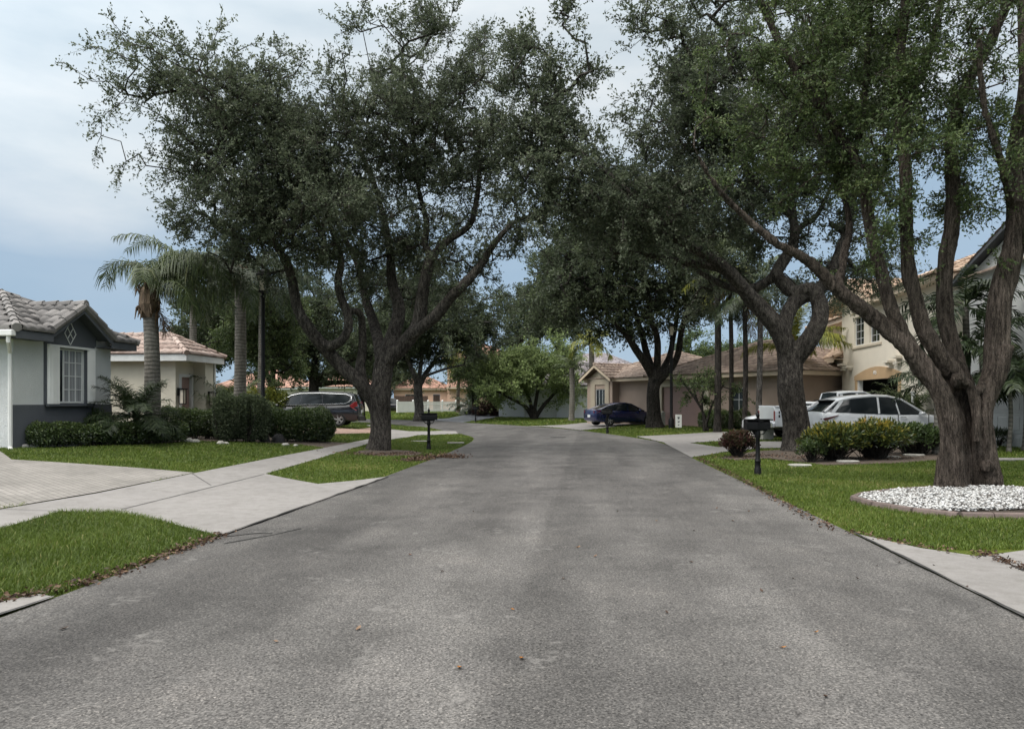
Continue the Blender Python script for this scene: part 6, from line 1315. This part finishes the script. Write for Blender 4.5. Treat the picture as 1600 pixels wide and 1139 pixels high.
g = G(1198,687); b = MB(); b.box(-.22,.22,-.2,.2,0,.42); b.box(-.24,.24,-.22,.22,.42,.46); o = b.build('utility_box', M['stone_pale'], bevel=.02); o.location = g; tag(o, 'small pale grey box on the grass just right of the right mailbox post', 'utility box')
g = at(1450,27.6); b = MB(); b.box(-.06,.06,-.06,.06,0,1.75); b.box(-.08,.08,-.08,.08,1.75,1.8); o = b.build('white_post', M['white_paint'], bevel=.01); o.location = (g[0],g[1]+1,g[2]); tag(o, 'white post between the white crossover and the foreground tree', 'post')

# ------------------------------------------------------------------ light
w = bpy.data.worlds.new('World'); S.world = w; w.use_nodes = True; nt = w.node_tree; bg = nt.nodes['Background']
sky = nn(nt, 'ShaderNodeTexSky', sky_type='NISHITA'); sky.sun_disc = False
SUN_EL, SUN_AZ = math.radians(54), math.radians(-125)      # azimuth clockwise from +Y (behind and to the left)
sky.sun_elevation = SUN_EL; sky.sun_rotation = SUN_AZ; sky.air_density = 1.0; sky.dust_density = .6; sky.ozone_density = 1.5
tc = nn(nt, 'ShaderNodeTexCoord'); mp = nn(nt, 'ShaderNodeMapping'); mp.inputs['Scale'].default_value = (1.1, 1.1, 3.2); mp.inputs['Location'].default_value = (.3,.1,0); nt.links.new(tc.outputs['Generated'], mp.inputs[0])
n1 = noise(nt, 1.6, 7, mp.outputs[0], .5); n2 = noise(nt, 3.4, 6, mp.outputs[0], .55)
sep = nn(nt, 'ShaderNodeSeparateXYZ'); nt.links.new(tc.outputs['Generated'], sep.inputs[0])
el = nn(nt, 'ShaderNodeMapRange'); el.inputs[1].default_value = .15; el.inputs[2].default_value = .36; el.inputs[3].default_value = -.36; el.inputs[4].default_value = .34; nt.links.new(sep.outputs[2], el.inputs[0])
ad = nn(nt, 'ShaderNodeMath', operation='ADD'); nt.links.new(n1.outputs[0], ad.inputs[0]); nt.links.new(el.outputs[0], ad.inputs[1])
cf = ramp(nt, ad.outputs[0], [(.36, (.22,.22,.22)), (.68, (.95,.95,.95))])
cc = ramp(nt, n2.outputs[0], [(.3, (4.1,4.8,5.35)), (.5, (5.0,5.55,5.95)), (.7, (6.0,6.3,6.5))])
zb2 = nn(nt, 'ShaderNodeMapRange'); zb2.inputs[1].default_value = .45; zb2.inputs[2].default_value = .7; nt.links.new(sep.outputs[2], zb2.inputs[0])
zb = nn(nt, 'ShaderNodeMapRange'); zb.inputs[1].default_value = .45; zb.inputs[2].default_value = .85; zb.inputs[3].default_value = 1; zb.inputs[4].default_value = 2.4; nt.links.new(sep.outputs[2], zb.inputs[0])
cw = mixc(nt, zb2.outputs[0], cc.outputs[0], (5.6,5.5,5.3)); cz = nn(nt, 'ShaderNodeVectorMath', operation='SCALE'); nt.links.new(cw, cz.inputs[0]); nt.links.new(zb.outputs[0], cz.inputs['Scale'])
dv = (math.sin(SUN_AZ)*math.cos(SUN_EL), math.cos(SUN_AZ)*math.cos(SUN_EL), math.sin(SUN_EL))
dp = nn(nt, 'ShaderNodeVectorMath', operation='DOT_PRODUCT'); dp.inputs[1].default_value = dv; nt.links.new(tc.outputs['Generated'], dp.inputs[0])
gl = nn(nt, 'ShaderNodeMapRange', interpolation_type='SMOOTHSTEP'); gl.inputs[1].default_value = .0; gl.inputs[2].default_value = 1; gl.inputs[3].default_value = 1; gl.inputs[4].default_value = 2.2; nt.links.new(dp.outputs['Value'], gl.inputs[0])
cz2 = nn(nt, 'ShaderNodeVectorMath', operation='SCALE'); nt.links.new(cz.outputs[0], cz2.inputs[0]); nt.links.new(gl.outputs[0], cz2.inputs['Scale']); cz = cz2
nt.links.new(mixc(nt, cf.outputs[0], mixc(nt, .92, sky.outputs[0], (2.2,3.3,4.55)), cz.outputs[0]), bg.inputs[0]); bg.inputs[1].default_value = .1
sl = bpy.data.lights.new('sun', 'SUN'); sl.energy = 1.5; sl.angle = math.radians(24); sl.color = (1, .96, .9)
so = bpy.data.objects.new('sun', sl); COL.objects.link(so)
dirv = Vector((math.sin(SUN_AZ)*math.cos(SUN_EL), math.cos(SUN_AZ)*math.cos(SUN_EL), math.sin(SUN_EL)))
so.rotation_euler = dirv.to_track_quat('Z', 'Y').to_euler(); so.location = dirv*60
vs = S.view_settings; vs.view_transform = 'Standard'; vs.look = 'None'; vs.gamma = 1; vs.exposure = .47
S.cycles.max_bounces = 6; S.cycles.diffuse_bounces = 4; S.cycles.glossy_bounces = 2; S.cycles.transmission_bounces = 4; S.cycles.transparent_max_bounces = 4
S.cycles.use_denoising = True
